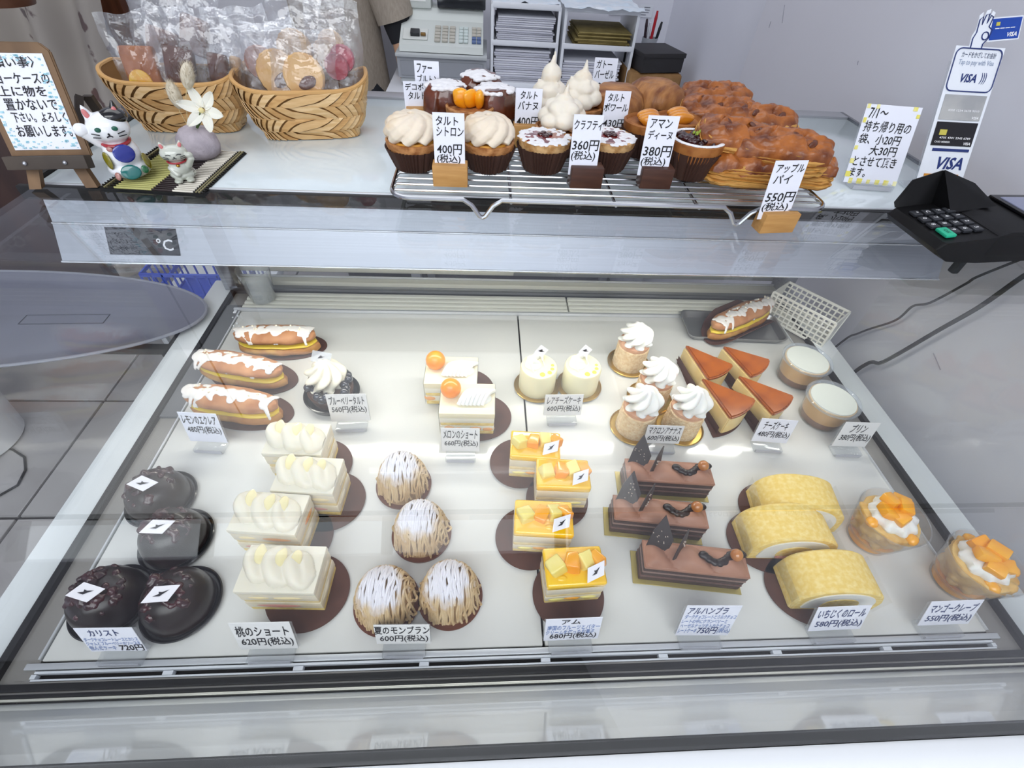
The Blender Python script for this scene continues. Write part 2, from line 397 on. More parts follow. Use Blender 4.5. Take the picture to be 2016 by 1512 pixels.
# back of the chamber: ribbed air return, sliding door frames
wr = mat('rib_white', '#e2e3da', rough=.35)
K(G().box((.42, .501, -.006), (.84, .066, .006)), 'air_return_base', mat('rib_gap', '#a9aaa4', rough=.5))
for a, b in ((-.0, .5), (.502, .84)):
    for i in range(4):
        K(G().bbox(((a+b)/2, D+.010+i*.0105, .001), (b-a, .0080, .007), .002), 'air_return_rib', wr)
K(G().bbox((.42, D+.003, .001), (.86, .004, .008), .001), 'rear_channel', alu)
dfm = mat('door_frame_beige', '#d6d5c8', rough=.3, metal=.25)
K(G().bbox((.42, .518, .004), (.90, .010, .012), .001), 'door_track', steeld)
K(G().bbox((.42, .530, .008), (.90, .014, .018), .002), 'door_track', dfm)
K(G().bbox((.42, .5365, .018), (.90, .003, .003), .001), 'door_track', alu)
dgl = clear('door_glass', (.80, .84, .84), f0=.06)
for k, (a, b) in enumerate(((-.02, .415), (.408, .86))):
    yy = .546+.008*k; nm = 'sliding_door'
    o = K(G().bbox(((a+b)/2, yy, .034), (b-a, .006, .024), .001).bbox((a+.012, yy, .12), (.022, .006, .17), .001).bbox((b-.012, yy, .12), (.022, .006, .17), .001), nm, dfm)
    G().box(((a+b)/2, yy, .12), (b-a-.04, .003, .15)).ob('door_pane', dgl, o)
K(G().box((.42, .565, .125), (.96, .008, .23)), 'chamber_back', mat('chamber_grey', '#a9aca8', rough=.35, metal=.4))
g = G()
for i, (dx, dz) in enumerate(((0, 0), (.006, -.005), (-.005, -.007), (.004, -.014), (-.003, -.017), (.009, -.018))):
    c = at(462+dx*900, 612-dz*1600, .004); g.box((c.x, c.y, .002), (.004 if i == 0 else .0016, .006 if i == 0 else .0016, .002))
K(g, 'case_decal', mat('decal_white', '#e8ebf0'))
K(G().box((-.013, .37, .0003), (.022, .22, .003)), 'inner_strip', mat('tray_reflection_grey', '#6c6e72', rough=.5))['label'] = 'dark grey strip painted as the tray reflection near the back left corner'  # dark strip imitates the oval tray reflected in the side glass
# ------------------------------------------------------------------ price cards
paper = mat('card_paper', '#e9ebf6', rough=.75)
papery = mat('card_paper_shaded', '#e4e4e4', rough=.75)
acryl = clear('clear_acrylic', (.95, .96, .97), rough=.03, f0=.07, haze=.10)
woodl = mat('light_beech', '#c99a5e', '#b58449', rough=.5, scale=30, stretch=(1, 8, 8), detail=4, lo=.3, hi=.7)
woodd = mat('dark_walnut', '#4f2f22', '#3a2017', rough=.45, scale=30, stretch=(1, 8, 8), detail=4, lo=.3, hi=.7)
TAX = '(税込)'
def card(label, lines, pl, pr, top, zb, lean=10, hold='acryl', block=None, zh=None, mp=None, cat='price card', name='price_card', ink=None, group='price cards in the case', depthb=.012):
    """upright card whose foot runs between two points at height zb; lines: (text, x0, x1, z0, z1[, ink])  in 0..1 of the face"""
    a, b = at(*pl, zb), at(*pr, zb); rz = rz_of(a, b); wd = (b-a).length; mid = (a+b)/2
    la = math.radians(lean); up = Vector((-math.sin(rz)*math.sin(la), math.cos(rz)*math.sin(la), math.cos(la)))
    lo, hi = .005, .6
    for _ in range(40):
        h = (lo+hi)/2
        if proj(mid+up*h)[1] > top: lo = h
        else: hi = h
    zg = zh if zh is not None else 0.0
    t = thing(name, label, cat, (mid.x, mid.y, zg), rz, group)
    R = Matrix.Translation((0, 0, zb-zg)) @ Matrix.Rotation(-la, 4, 'X')
    G().bbox((0, .0003, h/2), (wd, .0006, h), .0001, 1, M=R).ob('card_face', mp or paper, t)
    byink = {}
    for i, L in enumerate(lines):
        tx, x0, x1, z0, z1 = L[:5]; ik = L[5] if len(L) > 5 else (ink or INK)
        gg = byink.setdefault(ik.name, (G(), ik))[0]
        lettering(gg, tx, (x0-.5)*wd, (x1-.5)*wd, z0*h, z1*h, -.00035, wob=.035, seed=i*3+len(label), shear=.06, M=R)
    for gg, ik in byink.values(): gg.ob('lettering', ik, t)
    if hold == 'acryl':
        G().box((0, .0022, h*.45), (wd*1.02, .0012, h*.9), M=R).ob('clear_plate', acryl, t)
        G().bbox((0, -.001, .0035), (wd*.8, .016, .0055), .001).ob('clear_foot', acryl, t)
        G().box((0, -.0085, .003), (wd*.72, .0012, .004)).ob('foot_front', mat('acryl_edge', '#b9bac2', rough=.3), t)
    elif hold == 'block':
        c, sz, m = block
        G().bbox((c, depthb*.5-.004, sz[1]/2), (sz[0], .016, sz[1]), .001).ob('block_holder', m, t)
    return t, wd, h
def pc(label, name, price, pl, pr, top, lean=10, mp=None, ink=None, b1=(.54, .90), b2=(.16, .46), nx=(.06, .94), px=(.08, .96)):
    return card(label, [(name, nx[0], nx[1], *b1), (price+TAX, px[0], px[1], *b2)], pl, pr, top, .011, lean, mp=mp, ink=ink)
pc('price card reading 480 yen in front of the lemon eclairs', 'レモンのエクレア', '480円', (375, 868), (448, 872), 813, b1=(.62, .92), b2=(.28, .56))
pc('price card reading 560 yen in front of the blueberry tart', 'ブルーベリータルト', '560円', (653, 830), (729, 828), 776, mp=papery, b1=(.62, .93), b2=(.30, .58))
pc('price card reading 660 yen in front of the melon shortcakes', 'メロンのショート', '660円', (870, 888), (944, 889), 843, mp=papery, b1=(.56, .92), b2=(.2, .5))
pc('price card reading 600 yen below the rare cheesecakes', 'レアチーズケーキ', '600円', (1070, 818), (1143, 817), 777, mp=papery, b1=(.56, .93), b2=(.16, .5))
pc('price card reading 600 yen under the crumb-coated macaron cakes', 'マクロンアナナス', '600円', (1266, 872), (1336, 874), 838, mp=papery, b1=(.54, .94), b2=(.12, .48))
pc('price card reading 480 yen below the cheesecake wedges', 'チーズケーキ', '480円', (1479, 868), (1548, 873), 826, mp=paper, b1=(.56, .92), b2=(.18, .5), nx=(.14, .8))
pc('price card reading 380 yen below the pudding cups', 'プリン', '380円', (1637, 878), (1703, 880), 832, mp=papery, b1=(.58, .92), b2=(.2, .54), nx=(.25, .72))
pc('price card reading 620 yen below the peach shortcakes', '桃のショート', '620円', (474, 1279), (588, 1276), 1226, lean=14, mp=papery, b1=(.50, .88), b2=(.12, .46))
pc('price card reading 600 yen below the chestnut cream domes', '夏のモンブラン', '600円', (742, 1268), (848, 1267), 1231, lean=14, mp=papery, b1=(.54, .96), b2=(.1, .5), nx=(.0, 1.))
pc('price card reading 580 yen below the yellow sponge rolls', 'いちじくのロール', '580円', (1590, 1243), (1693, 1238), 1194, lean=20, ink=BLUEINK, b1=(.54, .9), b2=(.12, .46))
pc('price card reading 550 yen below the mango crepe cups', 'マンゴークレープ', '550円', (1806, 1232), (1906, 1228), 1183, lean=20, ink=BLUEINK, b1=(.54, .9), b2=(.12, .46))
pale = mat('pale_blue_ink', '#7f95c6', rough=.7)
card('price card reading 680 yen below the mango slices', [('アム', .28, .62, .76, .97), ('南国のフルーツとバター', .04, .98, .50, .72, pale), ('クリームを使ったお菓子', .02, .90, .30, .50, pale), ('680円(税込)', .10, .95, .06, .36)],
     (1070, 1262), (1177, 1257), 1218, .011, 14)
card('price card reading 750 yen under the chocolate bars', [('アルハンブラ', .06, .78, .74, .97, BLUEINK), ('ダークチョコレートとミルクチョコ', .04, .98, .58, .72, pale), ('レートの中にクランベリーと', .02, .86, .43, .57, pale),
     ('ヘーゼルナッツを入れたチョコ', .02, .94, .28, .42, pale), ('レートケーキ', .02, .36, .1, .26, pale), ('750円', .38, .74, .07, .30, BLUEINK), ('(税込)', .76, .99, .08, .28, pale)],
     (1329, 1251), (1432, 1251), 1193, .011, 14)
card('price card reading 720 yen under the dark glazed domes', [('カリスト', .20, .72, .68, .94, BLUEINK), ('ダークチョコレートムースとカシス', .04, .98, .46, .62, pale), ('ジャムとブルーベリーのソースを', .03, .98, .28, .45, pale),
     ('包んだケーキ', .03, .5, .08, .27, pale), ('720円', .56, .98, .03, .30)],
     (180, 1283), (290, 1281), 1237, .011, 14)
# cards on the counter, on wooden blocks
GC = 'price cards on wooden blocks on the counter'
ZR = .2655
def wc(label, rows, pl, pr, top, block=None, lean=8, z=.276, zh=ZR, bz=.020):
    return card(label, rows, pl, pr, top, z, lean, hold='block' if block else 'none', block=block, zh=zh, group=GC)
wc('tall price card reading 400 yen between the two lemon meringue tarts', [('タルト', .1, .8, .80, .95), ('シトロン', .1, .96, .63, .78), ('400円', .1, .9, .33, .50), ('(税込)', .08, .85, .16, .33)], (857, 340), (916, 342), 222, (0, (.032, .019), woodl))
wc('tall price card reading 360 yen in front of the berry clafoutis', [('クラフティ', .04, 1.0, .76, .92), ('360円', .05, .95, .42, .60), ('(税込)', .04, .88, .24, .42)], (1118, 344), (1173, 345), 226, (.004, (.031, .019), woodd))
wc('tall price card reading 380 yen left of the pistachio tart', [('アマン', .1, .8, .80, .95), ('ディーヌ', .1, .88, .62, .77), ('380円', .06, .96, .33, .52), ('(税込)', .04, .85, .16, .33)], (1254, 345), (1312, 347), 228, (.004, (.031, .019), woodd))
wc('tall price card reading 550 yen at the front right in front of the apple pies', [('アップル', .1, .95, .80, .95), ('パイ', .12, .66, .62, .77), ('550円', .06, .95, .30, .48), ('(税込)', .04, .85, .13, .30)], (1490, 432), (1551, 430), 316, (.006, (.036, .019), woodl), z=.255, zh=ZT, lean=10)
wc('price card reading 400 yen beside the meringue peaks', [('タルト', .18, .82, .78, .95), ('バナヌ', .1, .86, .56, .74), ('400円', .08, .92, .2, .42), ('(税込)', .04, .86, .02, .2)], (1012, 266), (1062, 268), 174, (0, (.03, .022), woodl))
wc('price card lettered for the orange tart behind the left lemon tart', [('デコポン', .06, .9, .76, .95), ('タルト', .14, .72, .52, .72), ('480円', .08, .9, .05, .28)], (800, 232), (856, 232), 160, (0, (.03, .022), woodl))
wc('rearmost left price card lettered for the dark sugared cakes', [('ファー', .1, .72, .78, .95), ('ブルトン', .1, .96, .60, .76), ('480円', .1, .98, .32, .50), ('(税込)', .04, .9, .14, .32)], (822, 226), (868, 228), 120, (.008, (.026, .03), woodd))
wc('price card reading 480 yen behind the brown domed cakes', [('ガトー', .1, .76, .72, .94), ('バーゼル', .08, .9, .44, .68), ('480円', .04, .92, .08, .34)], (1163, 184), (1207, 186), 114, None)
wc('price card reading 430 yen at the middle behind the clafoutis card', [('タルト', .12, .76, .78, .95), ('ポワール', .02, .96, .58, .75), ('430円', .06, .94, .24, .42), ('(税込)', .04, .84, .06, .24)], (1180, 272), (1228, 273), 179, (.0, (.028, .022), woodd))
# takeaway bag notice, yellow-edged, in a clear stand
yel = mat('yellow_print', '#e8dd6a', '#f3efc0', rough=.7, scale=40)
t, wd, h = card('white notice with yellow edging about takeaway bags in a clear stand', [('7/1〜', .08, .42, .83, .96), ('持ち帰り用の', .06, .92, .66, .80), ('袋、小20円', .04, .80, .51, .64), ('大30円', .30, .80, .37, .50), ('とさせて頂き', .06, .86, .22, .35), ('ます。', .06, .36, .08, .20)],
     (1660, 358), (1763, 366), 208, .2475, 24, zh=ZT, cat='notice', name='counter_notice', group='signs on the counter')
R = Matrix.Translation((0, 0, .0045)) @ Matrix.Rotation(-math.radians(24), 4, 'X')
random.seed(4); g = G()
for i in range(22):
    s = i/22*4; k = int(s); u = s-k; w2, h2 = wd/2-.0022, h/2-.002
    x, z = [(-w2+2*w2*u, h2), (w2, h2-2*h2*u), (w2-2*w2*u, -h2), (-w2, -h2+2*h2*u)][k]
    if random.random() < .75: g.box((x, -.0003, h/2+z), (random.uniform(.003, .006), .0005, random.uniform(.003, .006)), M=R)
g.ob('yellow_border', yel, t)
# ------------------------------------------------------------------ things on the deck
cream = mat('whipped_cream', '#e6e0cf', rough=.42, sss=.25)
creamw = mat('white_cream', '#ecebe6', rough=.4, sss=.25)
sponge = mat('yellow_sponge', '#ecd58a', '#e0c069', rough=.85, scale=160, bump=.6, bscale=500, bdist=.0008)
brownp = mat('brown_paper_base', '#5a3a30', '#50332a', rough=.8, scale=60)
gold = mat('gold_board', '#c9a75c', rough=.28, metal=.8)
goldc = mat('gold_card', '#bfae6a', rough=.4, metal=.5)
tagm = mat('shop_tag', '#eceaf0', rough=.5)
tagi = mat('tag_black', '#1c1a22', rough=.5)
PAPER_N = 0
def paper_disc(t, r, c=(0, 0), sy=1, rot=0, z=.0006, m=None, name='paper_base', crimp=.02, lift=0):
    g = G().lathe([(r*.96, 0), (r, .0004), (r, .0012), (r*.96, .0012)], 72, rf=lambda a, b, th, j: (a*(1+crimp*.5*math.sin(th*36)), b+lift*max(0, math.sin(th-.4))**2), sy=sy)
    return g.ob(name, m or brownp, t, (c[0], c[1], z), (0, 0, rot))
def shop_tag(t, loc, rot, s=.016, bird=True):
    """little rhombus tag with the shop's black bird mark"""
    g = G().add([(-s*.65, -.22*s, 0), (s*.28, -.34*s, 0), (s*.65, .22*s, 0), (-s*.28, .34*s, 0), (-s*.65, -.22*s, .0004), (s*.28, -.34*s, .0004), (s*.65, .22*s, .0004), (-s*.28, .34*s, .0004)],
                [(0, 3, 2, 1), (4, 5, 6, 7), (0, 1, 5, 4), (1, 2, 6, 5), (2, 3, 7, 6), (3, 0, 4, 7)])
    o = g.ob('shop_tag', tagm, t, loc, rot)
    G().add([(-s*.28, -.06*s, .0008), (-.02*s, -.10*s, .0008), (s*.06, -.04*s, .0008), (s*.30, .10*s, .0008), (s*.04, .05*s, .0008), (-.08*s, .09*s, .0008), (-.06*s, .0, .0008)], [(0, 1, 2, 3, 4, 5, 6)]).ob('bird_mark', tagi, o)
    return o
def swirl(r, h, n=7, twist=1.6, seed=0, depth=.16, rings=26, seg=84, tip=True):
    def rf(a, z, th, j):
        u = j/(rings-1); k = 1+depth*(1-u*.5)*(abs(math.sin(n*.5*(th-twist*u*2.2)))*2-1); k *= 1+.03*noise.noise(Vector((math.cos(th)*2, math.sin(th)*2, u*5+seed)))
        return a*k, z
    prof = []
    for j in range(rings):
        u = j/(rings-1)
        rr = r*(math.sqrt(max(0, 1-(u*.97)**2.0))*(1-.12*math.sin(u*PI*3))) if u > .08 else r*(.86+1.5*u)
        prof.append((max(rr, .0003), h*u))
    return G().lathe(prof, seg, rf)
def eclair(label, pa, pb, z, seed, paper='flat', cat='eclair', mirror=1):
    a, b = at(*pa, z+.018), at(*pb, z+.018); rz = rz_of(a, b); L = (b-a).length; c = (a+b)/2
    t = thing('eclair', label, cat, (c.x, c.y, z), rz, 'lemon eclairs'); random.seed(seed)
    choux = mat('choux_brown', '#c08a60', '#a87048', rough=.5, scale=50, bump=.25, bscale=120)
    def loaf(w, h, z0, L2, sd, am=.0016):
        g = G(); n = 30; m = 20; v = []; f = []
        for i in range(n+1):
            u = -1+2*i/n; e = (1-abs(u)**3.2)**.5 if abs(u) < 1 else 0.02; e = max(e, .05)
            for k in range(m):
                th = 2*PI*k/m; v.append((u*L2/2, math.cos(th)*w/2*e, z0+h/2+math.sin(th)*h/2*(.35+.65*e)))
        for i in range(n):
            for k in range(m): f.append((i*m+k, i*m+(k+1) % m, (i+1)*m+(k+1) % m, (i+1)*m+k))
        f += [tuple(range(m)), tuple(n*m+k for k in range(m))[::-1]]
        return g.add(v, f).rough(am, 55, sd, .0004, 260)
    loaf(.037, .019, .0012, L, seed).ob('lower_choux', mat('choux_gold', '#c79a54', '#a8713a', rough=.55, scale=45, bump=.3, bscale=110), t)
    loaf(.033, .008, .0145, L*.96, seed+5, .001).ob('lemon_cream', mat('lemon_cream', '#e6c83e', rough=.3, sss=.15), t)
    loaf(.036, .019, .0205, L*.985, seed+9).ob('upper_choux', choux, t)
    # icing: blobs and runs lying on the top
    g = G(); n = 26; top = lambda u, s: .0395-.0165*(1-math.sqrt(max(0, 1-(s/.0175)**2)))-.004*abs(u)**5
    def blob(u, s, ru, rs, h=.0016):
        x, y = u*L/2, s; e = .001; zz = top(u, s); tilt = math.atan2(top(u, s+e)-top(u, s-e), 2*e)
        M = Matrix.Translation((x, y, zz-.0003)) @ Matrix.Rotation(tilt, 4, 'X'); g.ball((0, 0, 0), (ru, rs, h), M=M, sub=2)
    x = -.86
    while x < .86:
        w2 = random.uniform(.005, .0085); blob(x, random.uniform(-.006, .004), w2, random.uniform(.0045, .0085)); x += .11
        if random.random() < .5: blob(x, random.uniform(.004, .010), .006, .004)
    for k in range(5):
        u = random.uniform(-.85, .85); s0 = -.006; q = random.uniform(-.003, .003)/L*2
        for i in range(7): blob(u+q*i*.8, s0-i*.0017, .0042-.00035*i, .003, .0013)
    for e in (-1, 1):
        for i in range(5): blob(e*(.80+.02*i), -.009+i*.004, .005, .0035)
    h = fuse(g, .0009, .5, 2); h.ob('white_icing', mat('white_icing', '#e6e1dd', rough=.22, coat=.3, sss=.1), t)
    g = G()
    for k in range(9):
        u = random.uniform(-.85, .85); s = random.uniform(-.004, .009); g.ball((u*L/2, s, top(u, s)+.0018), .0014, sub=1)
    g.ob('sugar_pearl', mat('pearl', '#f1e6cf', rough=.35), t)
    if paper == 'flat':
        paper_disc(t, L*.5, (.006, .008), .52, crimp=.012)
    else:   # an oval paper curled up round it
        g = G().sheet(lambda u, v: ((u-.5)*L*1.0*math.sqrt(max(.03, 1-(2*v-1)**2*.86)), math.sin((v-.5)*2.4)*.034, .0006+.040*(1-math.cos((v-.5)*2.4))), 20, 20, thick=.0008)
        g.ob('paper_base', brownp, t)
    return t
eclair('lemon eclair with white icing, rearmost of the three at the left', (467, 672), (627, 672), 0, 2)
eclair('lemon eclair with white icing, the middle one of three at the left', (392, 715), (562, 745), 0, 7)
eclair('lemon eclair with white icing behind its 480 yen card', (370, 785), (553, 812), 0, 11)

# metal tray with a fourth eclair, white plastic basket, water cup
a, b, c3 = at(1362, 676), at(1545, 684), at(1343, 610)
wtr = (b-a).length+.006; dtr = .062; cx = (a.x+b.x)/2; cy = a.y+dtr/2; tz = rz_of(a, b)
t = thing('metal_tray', 'small grey steel tray at the back right of the deck', 'tray', (cx, cy, .0005), tz)
g = G(); n = 44
def rr(w2, d2, r, z, k=6):
    out = []
    for (sx, sy, a0) in ((1, 1, 0), (-1, 1, 90), (-1, -1, 180), (1, -1, 270)):
        for i in range(k+1):
            an = math.radians(a0+90*i/k); out.append(((w2-r)*sx+r*math.cos(an), (d2-r)*sy+r*math.sin(an), z))
    return out
def rings(rs, cap=True, M=None):
    g = G(); n = len(rs[0]); v = [p for r in rs for p in r]; f = []
    for j in range(len(rs)-1):
        for i in range(n): f.append((j*n+i, j*n+(i+1) % n, (j+1)*n+(i+1) % n, (j+1)*n+i))
    if cap: f += [tuple(range(n))[::-1], tuple((len(rs)-1)*n+i for i in range(n))]
    return g.add(v, f, M)
W2, D2 = wtr/2, dtr/2
rings([rr(W2-.006, D2-.006, .008, 0), rr(W2-.004, D2-.004, .009, .001), rr(W2, D2, .010, .011), rr(W2+.002, D2+.002, .011, .0115), rr(W2+.0015, D2+.0015, .011, .0095),
       rr(W2+.001, D2+.001, .011, .0105), rr(W2-.0005, D2-.0005, .010, .0105), rr(W2-.005, D2-.005, .009, .0018)]).ob('tray_body', mat('tray_steel', '#a5a6a8', '#999a9c', rough=.35, metal=.7, scale=10), t)
eclair('lemon eclair wrapped in curled brown paper in the steel tray', (1398, 655), (1513, 605), .003, 21, 'curl')
a, b = at(1520, 585, .035), at(1618, 668, .012)
t = thing('plastic_basket', 'white slotted plastic basket standing behind the pudding cups', 'basket', (a.x*.5+b.x*.5+.006, a.y*.5+b.y*.5, .001), rz_of(a, b))
pw = mat('basket_white', '#ecebe2', rough=.4); L = (b-a).length*1.02
def bside(y, tilt, nm, hh=.05):
    M = Matrix.Translation((0, y, 0)) @ Matrix.Rotation(tilt, 4, 'X'); g = G()
    for z in (.002, hh): g.bbox((0, 0, z), (L, .002, .004), .0006, 1, M=M)
    for i in range(5): g.box((0, 0, .009+i*(hh-.016)/4), (L, .0014, .0022), M=M)
    for i in range(13): g.box((-L/2+L*i/12, 0, hh/2), (.0022, .0016, hh), M=M)
    g.ob(nm, pw, t)
bside(-.010, .10, 'front_panel'); bside(.020, -.28, 'back_panel')
for s in (-1, 1): G().add([(s*L/2, -.010, 0), (s*L/2, .020, 0), (s*L/2, .034, .05), (s*L/2, -.015, .05), (s*(L/2-.002), -.010, 0), (s*(L/2-.002), .020, 0), (s*(L/2-.002), .034, .05), (s*(L/2-.002), -.015, .05)], [(0, 1, 2, 3), (4, 7, 6, 5), (0, 4, 5, 1), (1, 5, 6, 2), (2, 6, 7, 3), (3, 7, 4, 0)]).ob('end_panel', pw, t)
G().box((0, .006, .001), (L, .03, .002)).ob('basket_floor', pw, t)
p = at(512, 603); t = thing('water_cup', 'clear plastic cup of water at the back left corner', 'cup', (p.x+.004, p.y+.012, .006))
cupm = clear('cup_plastic', (.97, .98, .98), rough=.03, f0=.10, haze=.10)
G().lathe([(.0165, 0), (.0175, .001), (.0235, .052), (.0240, .053), (.0228, .053), (.0167, .0015), (.001, .0014)], 40).ob('cup_wall', cupm, t)
G().lathe([(.0005, .0016), (.0164, .0017), (.0196, .028), (.0005, .028)], 40).ob('water', clear('water', (.97, .98, .97), f0=.06, haze=.22), t)

# blueberry tart
p = at(657, 783); t = thing('blueberry_tart', 'blueberry tart with a white cream swirl and dark glazed berries', 'tart', (p.x, p.y, 0))
G().lathe([(.026, 0), (.0315, .001), (.034, .010), (.0345, .0105), (.033, .0108), (.031, .004), (.002, .004)], 48).ob('black_case', mat('black_plastic', '#1b1c1f', rough=.2, coat=.4), t)
G().lathe([(.024, .001), (.028, .018), (.026, .021), (.001, .022)], 48).ob('tart_shell', mat('dark_pastry', '#4a3026', rough=.5, bump=.3), t)
random.seed(9); bb = mat('glazed_blueberry', '#23252e', '#2f3340', rough=.12, coat=1, scale=90)
for k in range(17):
    an = k*2.399; r = .018+.009*math.sqrt((k % 6)/6); s = random.uniform(.0052, .0066)
    g = G().ball((0, 0, 0), s, sub=3)
    g.lathe([(s*.28, s*.90), (s*.34, s*1.05), (s*.22, s*.98)], 10, lambda a, b, th, j: (a*(1+.2*math.sin(th*5)), b), cap0=False, cap1=False)
    g.ob('blueberry', bb, t, (math.cos(an)*r, math.sin(an)*r, .0245+random.uniform(-.002, .003)), (random.uniform(-1, 1), random.uniform(-1, 1), 0))
swirl(.0215, .033, 7, .8, 3, .26).ob('cream_swirl', cream, t, (-.004, .007, .022))
g = G().box((0, 0, 0), (.022, .0004, .014)).ob('clear_film_tag', clear('tag_film', (.86, .87, .9), haze=.25), t, (-.006, .016, .056), (-.5, .35, .1))
G().add([(-.004, -.0004, -.002), (0, -.0004, -.001), (.004, -.0004, .002), (.001, -.0004, .001), (-.001, -.0004, .0025)], [(0, 1, 2, 3, 4)]).ob('bird_mark', tagi, g)

def layered_block(t, w, d, h, layers, seed=0, inset=.0):
    """stack of layer slabs: (name, z0, z1 as share of h, material, outset)"""
    for i, (nm, z0, z1, m, o) in enumerate(layers):
        bm = bmesh.new(); bmesh.ops.create_grid(bm, x_segments=14, y_segments=10, size=.5); bm.free()
        g = G().bbox((0, 0, (z0+z1)/2*h), (w+o, d+o, (z1-z0)*h), .0014, 2)
        g.ob(nm, m, t)
# melon shortcakes
def melon_cake(label, pf, seed):
    p = at(*pf); w, d, h = .064, .048, .040
    t = thing('melon_shortcake', label, 'cake', (p.x, p.y+d/2, .001), -.02, 'melon shortcakes')
    paper_disc(t, .042, (.012, .004), .9)
    layered_block(t, w, d, h, [('sponge_layer', .03, .2, sponge, -.001), ('cream_layer', .2, .42, cream, 0), ('sponge_layer', .42, .56, sponge, -.001), ('cream_layer', .56, .78, cream, .0004), ('cream_top', .78, 1.0, mat('ivory_cream', '#e9e0c2', rough=.45, sss=.2), .001)])
    random.seed(seed); mp = mat('melon_piece', '#e8a667', rough=.35, sss=.2)
    for k in range(4): G().ball((0, 0, 0), (.008, .003, .004), seed=k, amp=.2).ob('melon_piece', mp, t, (-.024+k*.016+random.uniform(-.003, .003), -d/2+.0014, .012+random.uniform(-.001, .001)))
    for s in (-1, 1): G().box((s*(w/2+.0009), 0, h*.52), (.0006, d*1.0, h*.95)).ob('clear_film', clear('cake_film', (.97, .97, .96), f0=.05, haze=.04), t)
    G().ball((-.020, .007, h+.0095), .0122, sub=4).ob('melon_ball', mat('orange_melon', '#ff9d14', '#fb8e10', rough=.28, coat=.5, sss=.2, scale=60), t)
    # shell-piped cream: overlapping ribs
    g = G()
    for i in range(7):
        u = i/6; x = -.003+u*.027; r = .0068+.0035*math.sin(u*PI)
        pts = [(x-.007+.014*s/10, -.0115+.023*s/10, h+.001+r*math.sin(PI*s/10)) for s in range(11)]
        g.tube(pts, .0029, 8)
    g.ball((.013, 0, h-.0005), (.016, .011, .0070), sub=3)
    g.ob('cream_topping', creamw, t)
melon_cake('melon shortcake with an orange ball, the rear one of two', (890, 799), 1)
melon_cake('melon shortcake with an orange ball right behind its 660 yen card', (921, 857), 2)

# rare cheesecakes
def rare(label, px, seed):
    p = at(*px); t = thing('rare_cheesecake', label, 'cake', (p.x, p.y, .001), 0, 'rare cheesecakes')
    G().lathe([(.027, 0), (.030, .0006), (.0305, .0026), (.0298, .003), (.0285, .0012), (.001, .0012)], 56).ob('gold_board', gold, t)
    iv = mat('pale_lemon_cream', '#e8e1bd', rough=.38, sss=.25)
    G().lathe([(.0238, .0013), (.0242, .003), (.0240, .036), (.0228, .0385), (.0205, .039), (.001, .0394)], 56).ob('cake_body', iv, t)
    g = G()
    for k, (x, y, a) in enumerate(((-.010, .004, .3), (-.003, .010, 1.2), (.006, .009, 2.2), (-.012, -.006, -.5), (-.005, -.001, .8))):
        M = Matrix.Translation((x, y, .039)) @ Matrix.Rotation(a, 4, 'Z')
        g.sheet(lambda u, v: ((u-.5)*.015*(1-.5*v), .0035*math.cos(u*3.2)-.004*v*(.5-v), .0125*v*(1-.35*abs(u-.5)*2)), 8, 8, M=M, thick=.0012)
    g.ball((-.008, 0, .040), (.011, .009, .004), sub=3)
    g.ob('cream_petals', creamw, t)
    yd = mat('lemon_gel', '#eddb45', rough=.15, coat=.6)
    for k, (x, y, r) in enumerate(((.003, -.016, .0036), (.0125, -.0125, .0030), (.0165, -.006, .0026), (.0175, .001, .0022))): G().ball((x, y, .0392), (r, r, r*.5), sub=2).ob('lemon_dot', yd, t)
    o = G().box((0, 0, .006), (.0135, .0004, .0135)).ob('shop_tag', tagm, t, (-.001, .012, .048), (-.25, .7, 0))
    G().add([(-.004, -.0004, .004), (.0, -.0004, .0045), (.004, -.0004, .008), (.001, -.0004, .0072), (-.001, -.0004, .0088)], [(0, 1, 2, 3, 4)]).ob('bird_mark', tagi, o)
rare('white rare cheesecake on a gold board, left of the pair', (1056, 762), 1)
rare('white rare cheesecake on a gold board, right of the pair', (1139, 761), 2)

# macaron pineapple cakes
def macaron(label, px, seed):
    p = at(*px); t = thing('macaron_cake', label, 'cake', (p.x, p.y, .001), seed*.7, 'crumb-coated macaron cakes')
    G().lathe([(.026, 0), (.0295, .0006), (.030, .0026), (.0293, .003), (.028, .0012), (.001, .0012)], 56).ob('gold_board', gold, t)
    crumb = mat('biscuit_crumb', '#f2ddb8', '#e4c498', rough=.9, scale=260, bump=.9, bscale=420, bdist=.0015, lo=.35, hi=.65)
    G().lathe([(.0215, .0013)]+[(.0225-.0010*(i/14), .0013+.034*i/14) for i in range(15)]+[(.019, .0368), (.001, .037)], 72, lambda a, b, th, j: (a*(1+.035*noise.noise(Vector((math.cos(th)*14, math.sin(th)*14, b*600+seed)))), b)).ob('crumb_body', crumb, t)
    random.seed(seed); g = G()
    for k in range(420):
        th = random.uniform(0, 2*PI); z = random.uniform(.002, .036); r = .0222-.001*z/.036; s = random.uniform(.0006, .0013)
        g.box((0, 0, 0), (s, s, s), M=Matrix.Translation((math.cos(th)*r, math.sin(th)*r, z)) @ Euler((random.random()*3, random.random()*3, 0)).to_matrix().to_4x4())
    g.ob('crumbs', crumb, t, kind='stuff')
    G().lathe([(.019, .0355), (.0208, .0375), (.0205, .0415), (.018, .0435), (.001, .044)], 48, lambda a, b, th, j: (a*(1+.04*noise.noise(Vector((math.cos(th)*2, math.sin(th)*2, seed)))), b)).ob('macaron_shell', mat('macaron_pink', '#dcae8e', '#cf9c7c', rough=.7, scale=80, bump=.2), t)
    swirl(.0190, .028, 7, .75, seed, .30).ob('cream_swirl', creamw, t, (0, 0, .0432))
macaron('macaron cake with crumb coat and cream swirl, rearmost of four', (1236, 716), 1)
